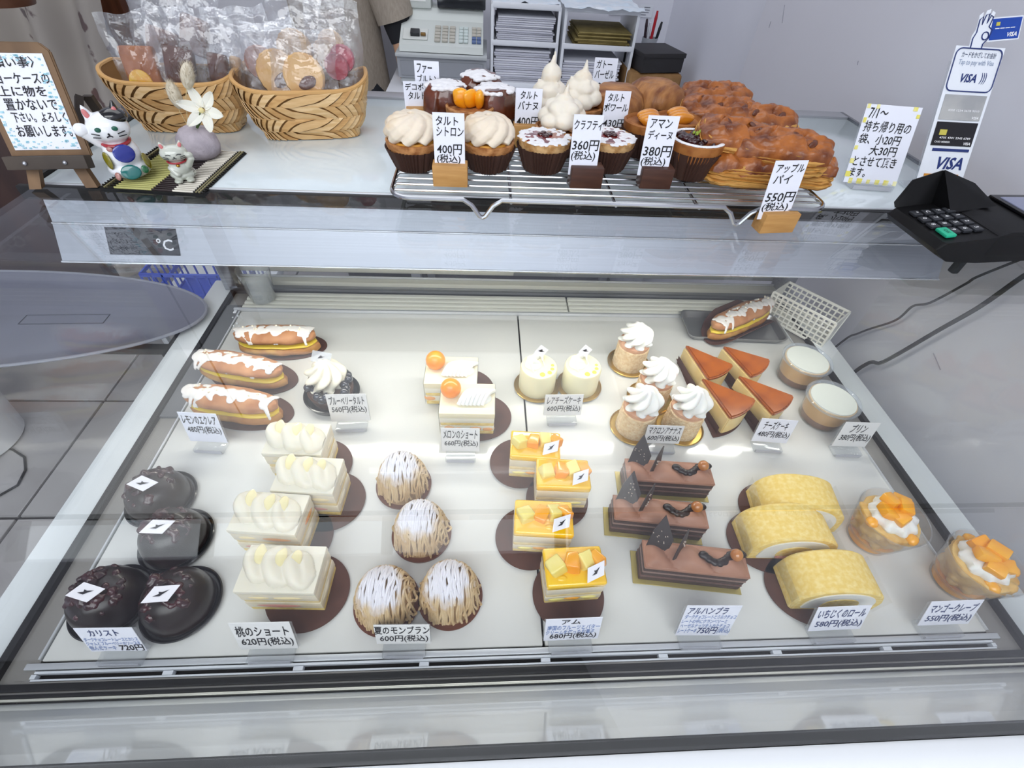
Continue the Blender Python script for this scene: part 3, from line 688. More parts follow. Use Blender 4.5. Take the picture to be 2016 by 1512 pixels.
macaron('macaron cake with crumb coat, hidden behind the front pair', (1277, 786), 2)
macaron('macaron cake with crumb coat, front left of four', (1246, 842), 3)
macaron('macaron cake with crumb coat, front right of four', (1336, 843), 4)

# baked cheesecake wedges
def wedge(label, pa, pb, pc_, seed):
    H = .036; A, B, C2 = at(*pa, H), at(*pb, H), at(*pc_, H); m = (B+C2)/2; rz = rz_of(A, m); Ln = ((m-A).length)*1.02
    t = thing('cheesecake_wedge', label, 'cake', (A.x, A.y, .001), rz, 'baked cheesecake wedges'); ha = math.atan2((B-C2).length/2, (m-A).length)
    ha = min(ha, .42)
    def poly(k, off=0): return [(-off, 0)]+[(Ln*k*math.cos(a)/math.cos(0)*1.03, Ln*k*math.sin(a)*1.03) for a in [ha*(-1+2*i/8) for i in range(9)]]
    body = mat('cheesecake_body', '#efd9a2', '#e9cd8c', rough=.6, scale=40, sss=.15, bump=.1)
    G().prism(poly(1), .0015, .030, bev=.0012).ob('cake_body', body, t)
    G().prism([(p[0]*1.0+.0005, p[1]) for p in poly(1.012)], .0298, .0362, bev=.0018).ob('browned_top', mat('browned_top', '#a8591c', '#843f10', rough=.22, scale=45, coat=.45, lo=.35, hi=.65), t)
    G().prism([(-.004, .004)]+[(Ln*1.08*math.cos(a), Ln*1.06*math.sin(a)-.004) for a in [ha*1.25*(-1+2*i/10) for i in range(11)]], 0, .0012).ob('paper_base', brownp, t, (-.002, 0, 0))
    G().add([(Ln*.02, -.0035-.0, .0014), (Ln*.98*math.cos(ha), -Ln*.98*math.sin(ha)-.004, .0014), (Ln*.98*math.cos(ha), -Ln*.98*math.sin(ha)-.0075, .016), (Ln*.02, -.007, .018)], [(0, 1, 2, 3)]).ob('paper_side', brownp, t)
wedge('baked cheesecake wedge with a glossy brown top, rear left of four', (1349, 678), (1444, 717), (1397, 748), 1)
wedge('baked cheesecake wedge with a brown top, rear right of four', (1423, 680), (1520, 709), (1480, 742), 2)
wedge('baked cheesecake wedge with a glossy brown top, front left of four', (1381, 743), (1487, 784), (1443, 826), 3)
wedge('baked cheesecake wedge with a brown top, front right of four', (1453, 738), (1562, 778), (1525, 817), 4)

# pudding cups
def pudding(label, px, r):
    H = .036; p = at(*px, H); t = thing('pudding_cup', label, 'pudding', (p.x, p.y, .0005), 0, 'lidded pudding cups')
    pud = mat('custard', '#dfb67a', '#d8aa6a', rough=.4, sss=.2, scale=10)
    G().lathe([(r*.74, 0), (r*.76, .001), (r*.80, .010)], 56, cap1=True).ob('caramel', mat('caramel', '#7a4a22', rough=.25), t, (0, 0, .0012))
    G().lathe([(r*.795, .0), (r*.88, .024), (r*.3, .0245)], 56).ob('custard', pud, t, (0, 0, .0108))
    G().lathe([(r*.76, 0), (r*.79, .0005), (r*.93, .034), (r*.95, .0345), (r*.92, .0345), (r*.775, .0012)], 64).ob('cup_wall', clear('pudding_cup_plastic', (.97, .96, .93), rough=.05, f0=.05, haze=.04), t)
    G().lathe([(r*.93, .0335), (r, .034), (r*1.01, .0365), (r*.97, .0385), (r*.90, .0385), (r*.87, .0368), (r*.5, .0368), (.0005, .0368)], 72, cap0=True).ob('lid', clear('lid_plastic', (.90, .93, .97), rough=.08, f0=.06, haze=.14, hcol=(.85, .9, .97)), t)
    G().lathe([(r*.84, .0350), (r*.83, .0362), (.0005, .0362)], 64).ob('cream_surface', mat('lid_inner_cream', '#f0edda', rough=.5), t)
pudding('lidded cup of custard pudding, the rear one of two', (1590, 708), .0325)
pudding('lidded cup of custard pudding, the front one above its 380 yen card', (1641, 786), .0325)

# dark glazed domes
glaze = mat('dark_glaze', '#1d1412', '#221513', rough=.32, scale=20, coat=.15)
jam = mat('dark_jam', '#2a1116', '#40141b', rough=.2, scale=70, coat=.4, bump=.6, bscale=160, bdist=.002)
blackp = mat('black_tray_plastic', '#17181a', rough=.25, coat=.3)
def dome(label, px, seed, tr=.2):
    p = at(*px); t = thing('glazed_dome_cake', label, 'cake', (p.x, p.y, .0005), 0, 'dark glazed dome cakes')
    G().lathe([(.030, 0), (.0325, .001), (.0335, .004), (.0325, .0048), (.0305, .0025), (.001, .0025)], 60).ob('black_base', blackp, t)
    G().lathe([(.028, .0024), (.0288, .004)]+[(.0288*math.cos(a)**.62, .005+.030*math.sin(a)) for a in [PI/2*i/14 for i in range(15)]][:-1]+[(.0006, .0352)], 60).rough(.0006, 40, seed).ob('glazed_dome', glaze, t)
    random.seed(seed); g = G()
    for k in range(42):
        a = random.uniform(0, 2*PI); r = .0215*math.sqrt(random.random()); s = random.uniform(.0028, .0050)
        z = .005+.030*math.sqrt(max(0, 1-(r/.0288)**2)); g.ball((math.cos(a)*r, math.sin(a)*r, z+.0005), s, sub=1, seed=k, amp=.3)
    for k in range(6):
        g.ball((-.008+.006*math.cos(seed+k), .002+.008*math.sin(seed*2+k), .0365), random.uniform(.003, .005), sub=2, seed=k, amp=.3)
    fuse(g, .0011, .3, 1).rough(.0007, 190, seed).ob('jam_topping', jam, t)
    shop_tag(t, (.003, -.006, .0425), (math.radians(6), math.radians(3), tr), .021)
dome('dark glazed dome cake with a white tag, rearmost of four', (322, 985), 1, -.25)
dome('dark glazed dome cake with a white tag, second from the back', (352, 1066), 2, .1)
dome('dark glazed dome cake with a white tag, nearest the front left corner', (226, 1187), 3, -.15)
dome('dark glazed dome cake with a white tag, front right of four', (362, 1190), 4, .2)

# peach shortcakes
peach = mat('peach_flesh', '#e3a45a', '#dd8f55', rough=.3, scale=30, sss=.2)
rosy = mat('rosy_peach', '#d79a8c', '#cf8378', rough=.35, scale=30, sss=.2)
def peach_cake(label, fl, fr, seed, orange=0):
    H = .047; a, b = at(*fl, H), at(*fr, H); rz = rz_of(a, b); w = (b-a).length; d = .040; c = (a+b)/2+Vector((-math.sin(rz), math.cos(rz), 0))*d/2
    t = thing('peach_shortcake', label, 'cake', (c.x, c.y, .001), rz, 'peach shortcakes'); random.seed(seed)
    paper_disc(t, .0375, (.012, -.003), .95)
    cs = mat('cream_side', '#e6dcc6', '#dccfb2', rough=.45, scale=40, sss=.2)
    layered_block(t, w, d, H, [('sponge_layer', .03, .17, sponge, -.001), ('cream_layer', .17, .44, cs, 0), ('sponge_layer', .44, .56, mat('pale_sponge', '#ead6a4', '#e2ca90', rough=.8, scale=120), -.001), ('cream_layer', .56, .86, cs, .0003), ('cream_top', .86, 1.0, cream, .0012)])
    for k, (x, z, m, rx) in enumerate(((-.004, .30, rosy, .021), (.010, .70, peach if orange else mat('pale_peach', '#ecd9ac', rough=.4, sss=.2), .015), (-.016, .70, mat('pale_peach', '#ecd9ac'), .010))):
        G().ball((0, 0, 0), (rx, .002, .0034), seed=k+seed, amp=.15, sub=3).ob('peach_slice', m, t, (x+random.uniform(-.003, .003), -d/2+.0008, z*H))
    for k in range(2): G().ball((0, 0, 0), (.002, .010, .003), seed=k, sub=3).ob('peach_slice', peach if k and orange else cs, t, (w/2-.0006, -.006+k*.012, (.35+.33*k)*H))
    # three broad overlapping spoonfuls of cream, each higher along its left ridge
    def field(u, v):
        x, y = (u-.5)*w*1.0, (v-.5)*d*1.02; z = -.002
        for k, (cx_, cy_, a2, sc) in enumerate(((-.019, .003, .55, 1.0), (-.001, .001, .5, 1.08), (.017, -.002, .45, 1.0))):
            wob = .0012*noise.noise(Vector((x*90+seed, y*90, k*3.0)))
            dx, dy = x-cx_+wob, y-cy_+wob; p_ = (dx*math.cos(a2)+dy*math.sin(a2))/(.0128*sc); q_ = (-dx*math.sin(a2)+dy*math.cos(a2))/(.0178*sc)
            # p_ runs across the scoop (its ridge on the left), q_ along it
            r2 = p_*p_+q_*q_
            if r2 < 1:
                hgt = .0150*sc*(1-r2)**.42*(.66-.42*p_*(1 if p_ < 0 else .9))*(1+.16*q_)
                hgt -= .0022*math.exp(-((p_-.05)**2)/.05)*(1-abs(q_))
                z = max(z, hgt)
        return (x, y, H+z)
    G().sheet(field, 72, 56).ob('cream_topping', cream, t, angle=70)
    for k, (x, y, a2) in enumerate(((-.014, .004, .5), (.004, .001, .5), (.017, -.001, .4))):
        G().ball((0, 0, 0), (.0048, .0095, .0012), sub=3, seed=k, amp=.25).ob('peach_glaze', mat('yellow_glaze', '#eedfae', rough=.2, coat=.5, sss=.3), t, (x-.0035, y+.0035, H+.0083), (.12, .25, a2-.45))
peach_cake('peach shortcake topped with cream, rearmost of four', (515, 893), (631, 896), 1)
peach_cake('peach shortcake topped with cream, second from the back, furthest right', (532, 966), (654, 972), 2)
peach_cake('peach shortcake with an orange layer, third from the back, furthest left', (446, 1044), (580, 1053), 3, 1)
peach_cake('peach shortcake topped with cream just above its 620 yen card', (459, 1165), (617, 1168), 4)

# chestnut cream domes
def mb_mat():
    if 'chestnut_strand' in MATS: return MATS['chestnut_strand']
    m = mat('chestnut_strand', '#d8bd93', '#c9a97c', rough=.6, scale=90, sss=.1); N = m.node_tree.nodes; L = m.node_tree.links
    b = N['Principled BSDF']; old = b.inputs['Base Color'].links[0].from_socket
    tc = N.new('ShaderNodeTexCoord'); sx = N.new('ShaderNodeSeparateXYZ'); L.new(tc.outputs['Object'], sx.inputs[0])
    nz = N.new('ShaderNodeTexNoise'); nz.inputs['Scale'].default_value = 90; L.new(tc.outputs['Object'], nz.inputs['Vector'])
    a = N.new('ShaderNodeMath'); a.operation = 'MULTIPLY_ADD'; L.new(nz.outputs['Fac'], a.inputs[0]); a.inputs[1].default_value = .030; L.new(sx.outputs['Z'], a.inputs[2])
    r = N.new('ShaderNodeMapRange'); r.inputs['From Min'].default_value = .047; r.inputs['From Max'].default_value = .058; L.new(a.outputs[0], r.inputs['Value'])
    mx = N.new('ShaderNodeMix'); mx.data_type = 'RGBA'; L.new(r.outputs[0], mx.inputs['Factor']); L.new(old, mx.inputs['A']); mx.inputs['B'].default_value = hexc('#eeebf0')
    L.new(mx.outputs['Result'], b.inputs['Base Color']); return m
def montblanc(label, px, seed):
    p = at(*px); t = thing('chestnut_cream_cake', label, 'cake', (p.x, p.y, .0005), 0, 'chestnut cream domes'); random.seed(seed)
    G().lathe([(.027, 0), (.0295, .0006), (.030, .0035), (.0285, .0035), (.001, .0032)], 56).ob('chocolate_base', mat('chocolate_tart', '#6a3d2c', rough=.45), t)
    R, H = .0265, .047
    def surf(x, y):
        q = 1-(x/R)**2-(y/R)**2; return H*max(q, 0)**.58
    G().lathe([(R*.97, .003)]+[(R*.96*math.cos(a)**.8, .003+(H-.004)*math.sin(a)) for a in [PI/2*i/12 for i in range(13)]][:-1]+[(.0005, H-.001)], 40).ob('cream_core', mat('chestnut_core', '#b3926a', rough=.7), t)
    g = G(); n = 27
    for lay in range(2):
        for i in range(n):
            x = -R*.99+2*R*.99*(i+.5)/n+random.uniform(-.0006, .0006); m = 22
            ym = math.sqrt(max(0, 1-(x/R)**2))*R; lo2 = -1 if random.random() < .8 else random.uniform(-.9, -.4); hi2 = 1 if random.random() < .8 else random.uniform(.4, .9)
            pts = []; dr = random.uniform(-.0022, .0022)*(1+lay)
            for k in range(m+1):
                s = math.sin((lo2+(hi2-lo2)*k/m)*PI/2); y = ym*s
                xx = x+dr*math.sin(k*.35+i)+.0006*math.sin(k*.9+seed+i*2)
                z = .0035+surf(min(max(xx, -R), R)*.97, y*.97)+lay*.0012+random.uniform(0, .0004)
                pts.append((xx*1.0, y*1.03, z))
            g.tube(pts, .00115, 6)
    g.ob('chestnut_strands', mb_mat(), t, kind='stuff')
    G().tube([(-.004, -.012, surf(-.004, -.012)+.006), (-.004, -.018, surf(-.004, -.018)+.0062), (-.001, -.0225, surf(-.001, -.0225)+.0058), (.0025, -.019, surf(.0025, -.019)+.0062), (.003, -.011, surf(.003, -.011)+.006)], .00125, 6).ob('loose_strand', mb_mat(), t)
montblanc('chestnut cream dome dusted with sugar, rearmost of four', (796, 957), 1)
montblanc('chestnut cream dome dusted with sugar, second from the back', (831, 1054), 2)
montblanc('chestnut cream dome dusted with sugar, front left of four', (763, 1188), 3)
montblanc('chestnut cream dome dusted with sugar, front right of four', (887, 1176), 4)

# mango slices
mango = mat('mango_flesh', '#f9b022', '#f49c12', rough=.22, scale=30, sss=.25, coat=.5)
pine = mat('pale_pineapple', '#f3e38c', '#ecd66e', rough=.3, scale=40, sss=.25, coat=.4)
gel = mat('mango_jelly', '#ffd01c', '#fcc414', rough=.07, scale=12, coat=1, sss=.08)
def mango_cake(label, fl, fr, pcn, seed):
    H = .043; a, b = at(*fl, H), at(*fr, H); rz = rz_of(a, b); w = (b-a).length; d = .036; c = (a+b)/2+Vector((-math.sin(rz), math.cos(rz), 0))*d/2
    t = thing('mango_slice_cake', label, 'cake', (c.x, c.y, .001), rz, 'mango jelly slices'); random.seed(seed)
    q = at(*pcn)-c; cr, sr = math.cos(-rz), math.sin(-rz); paper_disc(t, .034, (q.x*cr-q.y*sr, q.x*sr+q.y*cr), 1.0)
    cs = mat('cream_side', '#e6dcc6')
    layered_block(t, w-.002, d-.002, H, [('sponge_layer', .02, .16, sponge, 0), ('cream_layer', .16, .36, cs, .0006), ('sponge_layer', .36, .50, mat('pale_sponge', '#ead6a4'), 0), ('cream_layer', .50, .78, cs, .0008)])
    G().bbox((0, 0, H*.89), (w, d, H*.22), .003, 3).rough(.0012, 50, seed*3).ob('mango_jelly', gel, t)
    for k in range(3): G().ball((0, 0, 0), (.008, .0016, .0022), seed=k, amp=.2).ob('fruit_piece', mango if k == 1 else pine, t, (-.016+.015*k, -d/2+.0008, (.25+.02*k)*H))
    for k, (x, y, sx, m, a2) in enumerate(((-.017, -.001, .013, pine, .5), (-.002, .001, .011, mango, -.2), (.010, .003, .011, pine, .3), (.021, .003, .010, mango, .6))):
        G().bbox((0, 0, 0), (sx*1.12, .0145, .011), .0022, 3).rough(.0022, 80, seed*7+k).ob('fruit_cube', m, t, (x, y, H+.003), (random.uniform(-.3, .3), random.uniform(-.3, .3), a2+random.uniform(-.2, .2)))
    shop_tag(t, (.016, -.010, H+.0085), (math.radians(26), math.radians(-8), .45), .018)
    for k in range(3): G().ball((random.uniform(-.02, .02), random.uniform(-.012, .0), H-.0002), (.005, .003, .0012), sub=2).ob('jelly_drop', gel, t)
mango_cake('mango jelly slice with fruit cubes, rearmost of four', (1003, 898), (1104, 905), (1022, 913), 1)
mango_cake('mango jelly slice with fruit cubes, second from the back', (1057, 960), (1165, 963), (1096, 985), 2)
mango_cake('mango jelly slice with fruit cubes, third from the back', (1011, 1050), (1130, 1056), (1040, 1060), 3)
mango_cake('mango jelly slice with fruit cubes, frontmost, above its 680 yen card', (1078, 1158), (1197, 1150), (1118, 1172), 4)

# chocolate bars
mousse = mat('milk_chocolate_mousse', '#a87a63', '#9a6c56', rough=.5, scale=40)
dch = mat('dark_chocolate_side', '#4b352e', '#412c26', rough=.55, scale=60, bump=.2, bscale=200)
mch = mat('milk_chocolate_side', '#70524a', '#674a42', rough=.55, scale=60)
chip = mat('thin_dark_chocolate', '#2a1f1d', rough=.35)
def choco(label, fl, fr, seed):
    H = .030; a, b = at(*fl, H), at(*fr, H); rz = rz_of(a, b); w = (b-a).length; d = .027; c = (a+b)/2+Vector((-math.sin(rz), math.cos(rz), 0))*d/2
    t = thing('chocolate_bar_cake', label, 'cake', (c.x, c.y, .001), rz, 'chocolate bar cakes'); random.seed(seed)
    G().bbox((-.001, -.001, .0005), (w+.008, d+.006, .001), .0003, 1).ob('gold_card', goldc, t)
    layered_block(t, w, d, H, [('chocolate_layer', .04, .30, dch, 0), ('cream_layer', .30, .38, mch, .0006), ('chocolate_layer', .38, .62, dch, -.0004), ('cream_layer', .62, .70, mat('cream_line', '#8d7268', rough=.4), .0006), ('chocolate_layer', .70, .92, dch, 0)])
    def top(u, v):
        x = (u-.5)*w*1.01; y = (v-.5)*d*1.02; e = (1-abs(2*v-1)**3)*(1-abs(2*u-1)**8)
        z = H*.92+.0022+.0085*e*(abs(math.sin(u*PI*2.6+.7+v*1.3))**.7)*(1-.25*v)+.0012*e
        return (x, y, z)
    g = G().sheet(top, 44, 16); g.bbox((0, 0, H*.92+.0015), (w*1.005, d*1.01, .0042), .0008, 1); g.ob('mousse_top', mousse, t)
    for k, (x, y, rx, ry, rz2, s) in enumerate(((-w*.34, .008, -.75, -.3, .1, 1.25), (-w*.16, .002, -.35, .55, .75, 1.0))):
        g = G().add([Vector(p)*s for p in ((-.014, 0, -.004), (.004, 0, -.006), (.010, 0, .002), (.008, 0, .022), (-.003, 0, .012))], [(0, 1, 2, 3, 4)])
        bm = bmesh.new(); vs = [bm.verts.new(p) for p in g.v]; bm.faces.new(vs); bm.normal_update(); bmesh.ops.solidify(bm, geom=bm.faces[:], thickness=.0012)
        o = G().frombm(bm).ob('chocolate_shard', chip, t, (x, y, H+.006), (rx, ry, rz2))
        g = G()
        for q in range(9): g.box((random.uniform(-.004, .006)*s, -.0008, random.uniform(.0, .012)*s), (.0008, .0012, .0008))
        g.ob('cocoa_nibs', mat('nib', '#c9b8aa'), o, kind='stuff')
    g = G()
    for k in range(9):
        u = k/8; g.ball((w*(.06+.38*u), .001-.006*math.sin(u*5), H+.0078-.002*u), (.0052-.0014*math.sin(u*6), .0042, .0028), sub=2)
    fuse(g, .0009, .5, 2).ob('chocolate_sauce', glaze, t)
    G().ball((w*.36, .002, H+.0125), .0058, sub=3).ob('caramel_hazelnut', mat('caramel_nut', '#a4602c', '#b97536', rough=.1, scale=60, coat=1), t)
choco('chocolate bar cake with a tall chocolate shard, rearmost of three', (1236, 945), (1407, 956), 1)
choco('chocolate bar cake with a hazelnut, middle of three', (1210, 1022), (1395, 1041), 2)
choco('chocolate bar cake with a hazelnut, frontmost of three', (1270, 1118), (1476, 1140), 3)

# sponge rolls
rollm = mat('roll_sponge', '#f6e09a', '#eccb70', rough=.85, scale=240, bump=.5, bscale=420, bdist=.001, lo=.25, hi=.6)
def roll(label, fl, fr, seed, rzx=0):
    a, b = at(*fl), at(*fr); rz = rz_of(a, b)+rzx; w = (b-a).length; d = .040; Hh = .046; c = (a+b)/2+Vector((-math.sin(rz), math.cos(rz), 0))*d/2
    t = thing('sponge_roll_slice', label, 'cake', (c.x, c.y, .001), rz, 'fig sponge rolls')
    paper_disc(t, .043, (-.012, -.001), .82)
    n = 30
    def arch(s): return [(w/2*s*math.cos(PI*i/n)*(1 if 0 < i < n else 1), .003+(Hh-.003)*max(0, math.sin(PI*i/n))**.62*s) for i in range(n+1)]
    def loop(y, s, z0=0): return [(x, y, z+z0) for x, z in arch(s)]+[(x*.96, y, .0016+z0) for x, z in ((-w/2*s, 0), (w/2*s, 0))]
    g = rings([loop(-d/2, .96), loop(-d/2+.0018, 1), loop(d/2-.0018, 1), loop(d/2, .96)]); g.rough(.0009, 40, seed).ob('sponge', rollm, t)
    rings([loop(-d/2-.0010, .78, .004), loop(-d/2+.004, .78, .004)]).ob('cream_filling', creamw, t)
    rings([loop(-d/2-.0016, .40, .010), loop(-d/2+.004, .40, .010)]).ob('inner_sponge', rollm, t)
    G().tube([(-.016, -d/2-.0012, .010), (0, -d/2-.0018, .008), (.018, -d/2-.0012, .012)], .0022, 8).ob('fig_jam', rosy, t)
    for s in (-1, 1):
        G().sheet(lambda u, v: (s*(w/2-.001+.003*v), (u-.5)*d*1.1, .002+v*.026), 6, 4).ob('clear_film', clear('cake_film', (.97, .97, .96)), t)
roll('yellow sponge roll slice with cream, rearmost of three', (1484, 1036), (1640, 1046), 1, -.05)
roll('yellow sponge roll slice with cream, middle of three', (1462, 1101), (1629, 1103), 2)
roll('yellow sponge roll slice with cream, frontmost, behind its 580 yen card', (1548, 1199), (1713, 1203), 3)

# mango crepe cups
def crepe(label, px, seed):
    p = at(*px); t = thing('mango_crepe_cup', label, 'dessert', (p.x, p.y, .0005), seed, 'mango crepe cups'); random.seed(seed)
    G().lathe([(.020, 0), (.021, .0006), (.0215, .010), (.0245, .012), (.0325, .046), (.0335, .0465), (.0320, .0465), (.024, .0135), (.0205, .011), (.001, .001)], 56).ob('cup_wall', clear('dessert_cup_plastic', (.97, .97, .97), rough=.03, f0=.06, haze=.03), t)
    G().lathe([(.019, .001), (.0205, .011), (.0235, .014), (.001, .015)], 40).ob('mango_sauce', mango, t)
    g = G()
    for k in range(46):
        th = random.uniform(0, 2*PI); z = random.uniform(.017, .041); r = (.0235+(z-.012)*.22)*.9
        g.ball((math.cos(th)*r*.93, math.sin(th)*r*.93, z), (.0055, .0055, .0040), sub=1, seed=k, amp=.3)
    g.lathe([(.020, .014), (.025, .03), (.027, .042), (.001, .043)], 30)
    fuse(g, .0014, .4, 2).rough(.0012, 90, seed).ob('crepe_folds', mat('crepe', '#e6c27c', '#cf9c4c', rough=.5, scale=60, sss=.15, lo=.35, hi=.7), t)
    g = G().lathe([(.0205, .041), (.0215, .045), (.019, .050), (.012, .054), (.001, .056)], 60, lambda a, b, th, j: (a*(1+.08*math.sin(th*9+j*.6)), b)); g.ob('whipped_cream', creamw, t, (.001, 0, 0))
    for k, (x, y, z, a2) in enumerate(((-.008, .009, .055, .3), (.004, .008, .059, .8), (.012, -.002, .056, 1.4), (.001, -.003, .061, .1), (-.010, -.001, .055, .9))):
        G().bbox((0, 0, 0), (.016, .012, .009), .002, 2).rough(.0014, 70, seed+k).ob('mango_cube', mango, t, (x+.002, y+.002, z), (random.uniform(-.3, .3), random.uniform(-.3, .3), a2))
    for k in range(3):
        a2 = 2.3+k*1.7; G().ball((0, 0, 0), (.007, .006, .005), seed=k, amp=.2).ob('mango_piece', mango, t, (math.cos(a2)*.0235, math.sin(a2)*.0235, .042))
crepe('clear cup of crepe, cream and mango, the rear one', (1706, 1058), 1)
crepe('clear cup of crepe, cream and mango at the front right corner', (1874, 1143), 2)
# ------------------------------------------------------------------ wire rack on the counter
wire = mat('bright_wire', '#b4b6ba', rough=.18, metal=1)
fl_, fr_ = at(765, 383, ZR), at(1637, 408, ZR); RX0, RX1, RY0 = fl_.x, fr_.x, (fl_.y+fr_.y)/2; RY1 = RY0+.215
t = thing('wire_rack', 'long chrome wire cooling rack under the tarts and apple pies', 'rack', ((RX0+RX1)/2, (RY0+RY1)/2, ZT+.001))
cx, cy, hz = (RX1-RX0)/2, (RY1-RY0)/2, ZR-ZT-.004
def leg(x): return [(x-.038, 0), (x-.018, 0), (x-.010, -.3), (x-.003, -.9), (x, -1), (x+.003, -.9), (x+.010, -.3), (x+.018, 0)]
lx = [aty(950, 395, RY0).x-(RX0+RX1)/2, aty(1462, 410, RY0).x-(RX0+RX1)/2]
def side(y, sg):
    p = [(-cx+.02, y, hz)]
    for l in lx: p += [(a, y, hz+b*(hz-.0015)) for a, b in leg(l)]
    return p+[(cx-.02, y, hz)]
def arc(c, r, a0, a1): return [(c[0]+r*math.cos(math.radians(a0+(a1-a0)*i/6)), c[1]+r*math.sin(math.radians(a0+(a1-a0)*i/6)), hz) for i in range(7)]
loop = side(-cy, 1)+arc((cx-.02, -cy+.02), .02, -80, -10)+arc((cx-.02, cy-.02), .02, 10, 80)+side(cy, 1)[::-1]+arc((-cx+.02, cy-.02), .02, 100, 170)+arc((-cx+.02, -cy+.02), .02, 190, 260)
G().tube(loop, .0022, 8, closed=True).ob('rack_frame', wire, t)
n = 17
for i in range(1, n):
    y = -cy+2*cy*i/n; G().tube([(-cx+.001, y, hz-.001), (-cx+.004, y, hz+.0016), (0, y, hz+.0018), (cx-.004, y, hz+.0016), (cx-.001, y, hz-.001)], .0011, 6).ob('cross_wire', wire, t)
for x in (-.33*2*cx/1.4+.0, .0, .24*cx*1.6): G().tube([(x, -cy, hz-.002), (x, cy, hz-.002)], .0015, 6).ob('support_wire', wire, t)

# ------------------------------------------------------------------ tarts
ZB = ZR+.0015
cupd = mat('dark_paper_cup', '#3d241b', rough=.75)
crust = mat('tart_crust', '#c9925c', '#8d5528', rough=.65, scale=120, bump=.7, bscale=200, bdist=.0015, lo=.35, hi=.65, detail=5)
sugar = mat('icing_sugar', '#e9e8eb', rough=.9, bump=.4, bscale=400, bdist=.0008)
def cup(t, r0=.019, r1=.0265, h=.026):
    def rf(a, z, th, j): return a*(1+.035*(1 if int(th/(2*PI)*96) % 2 else -1)), z
    G().lathe([(r0*.98, 0), (r0, .0008), ((r0+r1)/2, h*.5), (r1, h), (r1-.0008, h), (r0-.0006, .0014), (.001, .0013)], 96, rf).ob('paper_cup', cupd, t)
def shellp(t, r=.0245, h=.033, seed=0, m=None):
    G().lathe([(.017, .002), (r*.98, h-.012), (r*1.04, h-.005), (r*1.05, h), (r*.97, h+.0012), (r*.9, h-.002), (.001, h-.002)], 60, lambda a, b, th, j: (a*(1+.02*noise.noise(Vector((math.cos(th)*4, math.sin(th)*4, seed+b*50)))), b)).ob('pastry_shell', m or crust, t)
def base(name, label, px, z=ZB, cat='tart', group='tarts on the wire rack', rz=0):
    p = at(px[0], px[1], z); return thing(name, label, cat, (p.x, p.y, z), rz, group)
mer = mat('toasted_meringue', '#e8dac6', '#dcbb8c', rough=.6, scale=35, lo=.55, hi=.8, sss=.2)
def lemon_tart(label, px, seed):
    t = base('lemon_meringue_tart', label, px); t.scale = (1, 1, .76); cup(t); shellp(t, seed=seed)
    G().lathe([(.022, .031), (.021, .035), (.001, .036)], 40).ob('lemon_filling', mat('lemon_curd', '#e4a33a', rough=.3), t)
    g = G()
    for k in range(9):
        a = 2*PI*k/9+seed; pts = [(math.cos(a+.28*s)*(.0215-.0185*(s/6)**1.6), math.sin(a+.28*s)*(.0215-.0185*(s/6)**1.6), .036+.0245*math.sin(s/6*PI/2)) for s in range(7)]
        g.tube(pts, .0062, 10, taper=lambda u: .8+.55*math.sin(min(1, u*1.25)*PI)-.35*u)
    g.ball((0, 0, .045), (.017, .017, .012), sub=3)
    fuse(g, .0012, .35, 1).ob('meringue_swirl', mer, t)
    random.seed(seed); 
    return t
lemon_tart('lemon meringue tart at the front left end of the rack', (818, 326), 1)
lemon_tart('lemon meringue tart right of the first 400 yen card', (960, 328), 2)
def berry(label, px, seed, r=.0245):
    t = base('berry_clafoutis_tart', label, px); t.scale = (1, 1, .88); cup(t); shellp(t, seed=seed, m=mat('pale_crust', '#d3ab78', '#a87a46', rough=.65, scale=110, bump=.5, bscale=160))
    G().lathe([(.022, .031), (.020, .0345), (.001, .0352)], 48).rough(.001, 120, seed).ob('berry_filling', mat('berry_red', '#6a1d1c', '#8a2a22', rough=.15, scale=80, coat=.7), t)
    random.seed(seed); g = G()
    for k in range(150):
        a = random.uniform(0, 2*PI); q = random.random(); r = .0085+.0165*math.sqrt(q) if seed != 5 else .006+.019*math.sqrt(q)
        g.ball((math.cos(a)*r, math.sin(a)*r, .0345-.001*q), (.0028, .0028, .0013), sub=1, seed=k, amp=.4)
    fuse(g, .0009, .3, 1).ob('icing_sugar_dusting', sugar, t)
    for k in range(4):
        a = k*1.7+seed; G().ball((math.cos(a)*.004, math.sin(a)*.004, .036), (.0035, .003, .002), sub=2, seed=k, amp=.3).ob('cherry_piece', mat('dark_cherry', '#3a0f12', rough=.12, coat=1), t)
berry('sugar-dusted berry clafoutis tart left of the 360 yen card', (1067, 330), 3)
berry('sugar-dusted tart with a red centre, half behind the 360 yen card', (1190, 328), 4)
# pistachio tart
t = base('pistachio_berry_tart', 'dark berry tart with green pistachio crumbs right of the 380 yen card', (1352, 343)); cup(t); shellp(t, .0255, .034, 8, mat('deep_crust', '#a56a34', '#8a5020', rough=.6, scale=70, bump=.5))
g = G()
for k in range(60):
    a = 2*PI*k/60; g.ball((math.cos(a)*.0243, math.sin(a)*.0243, .0352), (.0028, .0028, .0012), sub=1, seed=k, amp=.3)
fuse(g, .0009, .3, 1).ob('icing_sugar_rim', sugar, t)
random.seed(8); g = G()
for k in range(50):
    a = random.uniform(0, 2*PI); r = .0205*math.sqrt(random.random()); g.ball((math.cos(a)*r, math.sin(a)*r, .0345), random.uniform(.0025, .004), sub=1, seed=k, amp=.3)
fuse(g, .0011, .3, 1).ob('berry_topping', jam, t)
for k in range(12):
    G().ball((0, 0, 0), random.uniform(.0012, .002), sub=1, seed=k, amp=.4).ob('pistachio_crumb', mat('pistachio', '#8fa23a', rough=.6), t, (random.uniform(-.005, .006), random.uniform(-.004, .006), .0392))
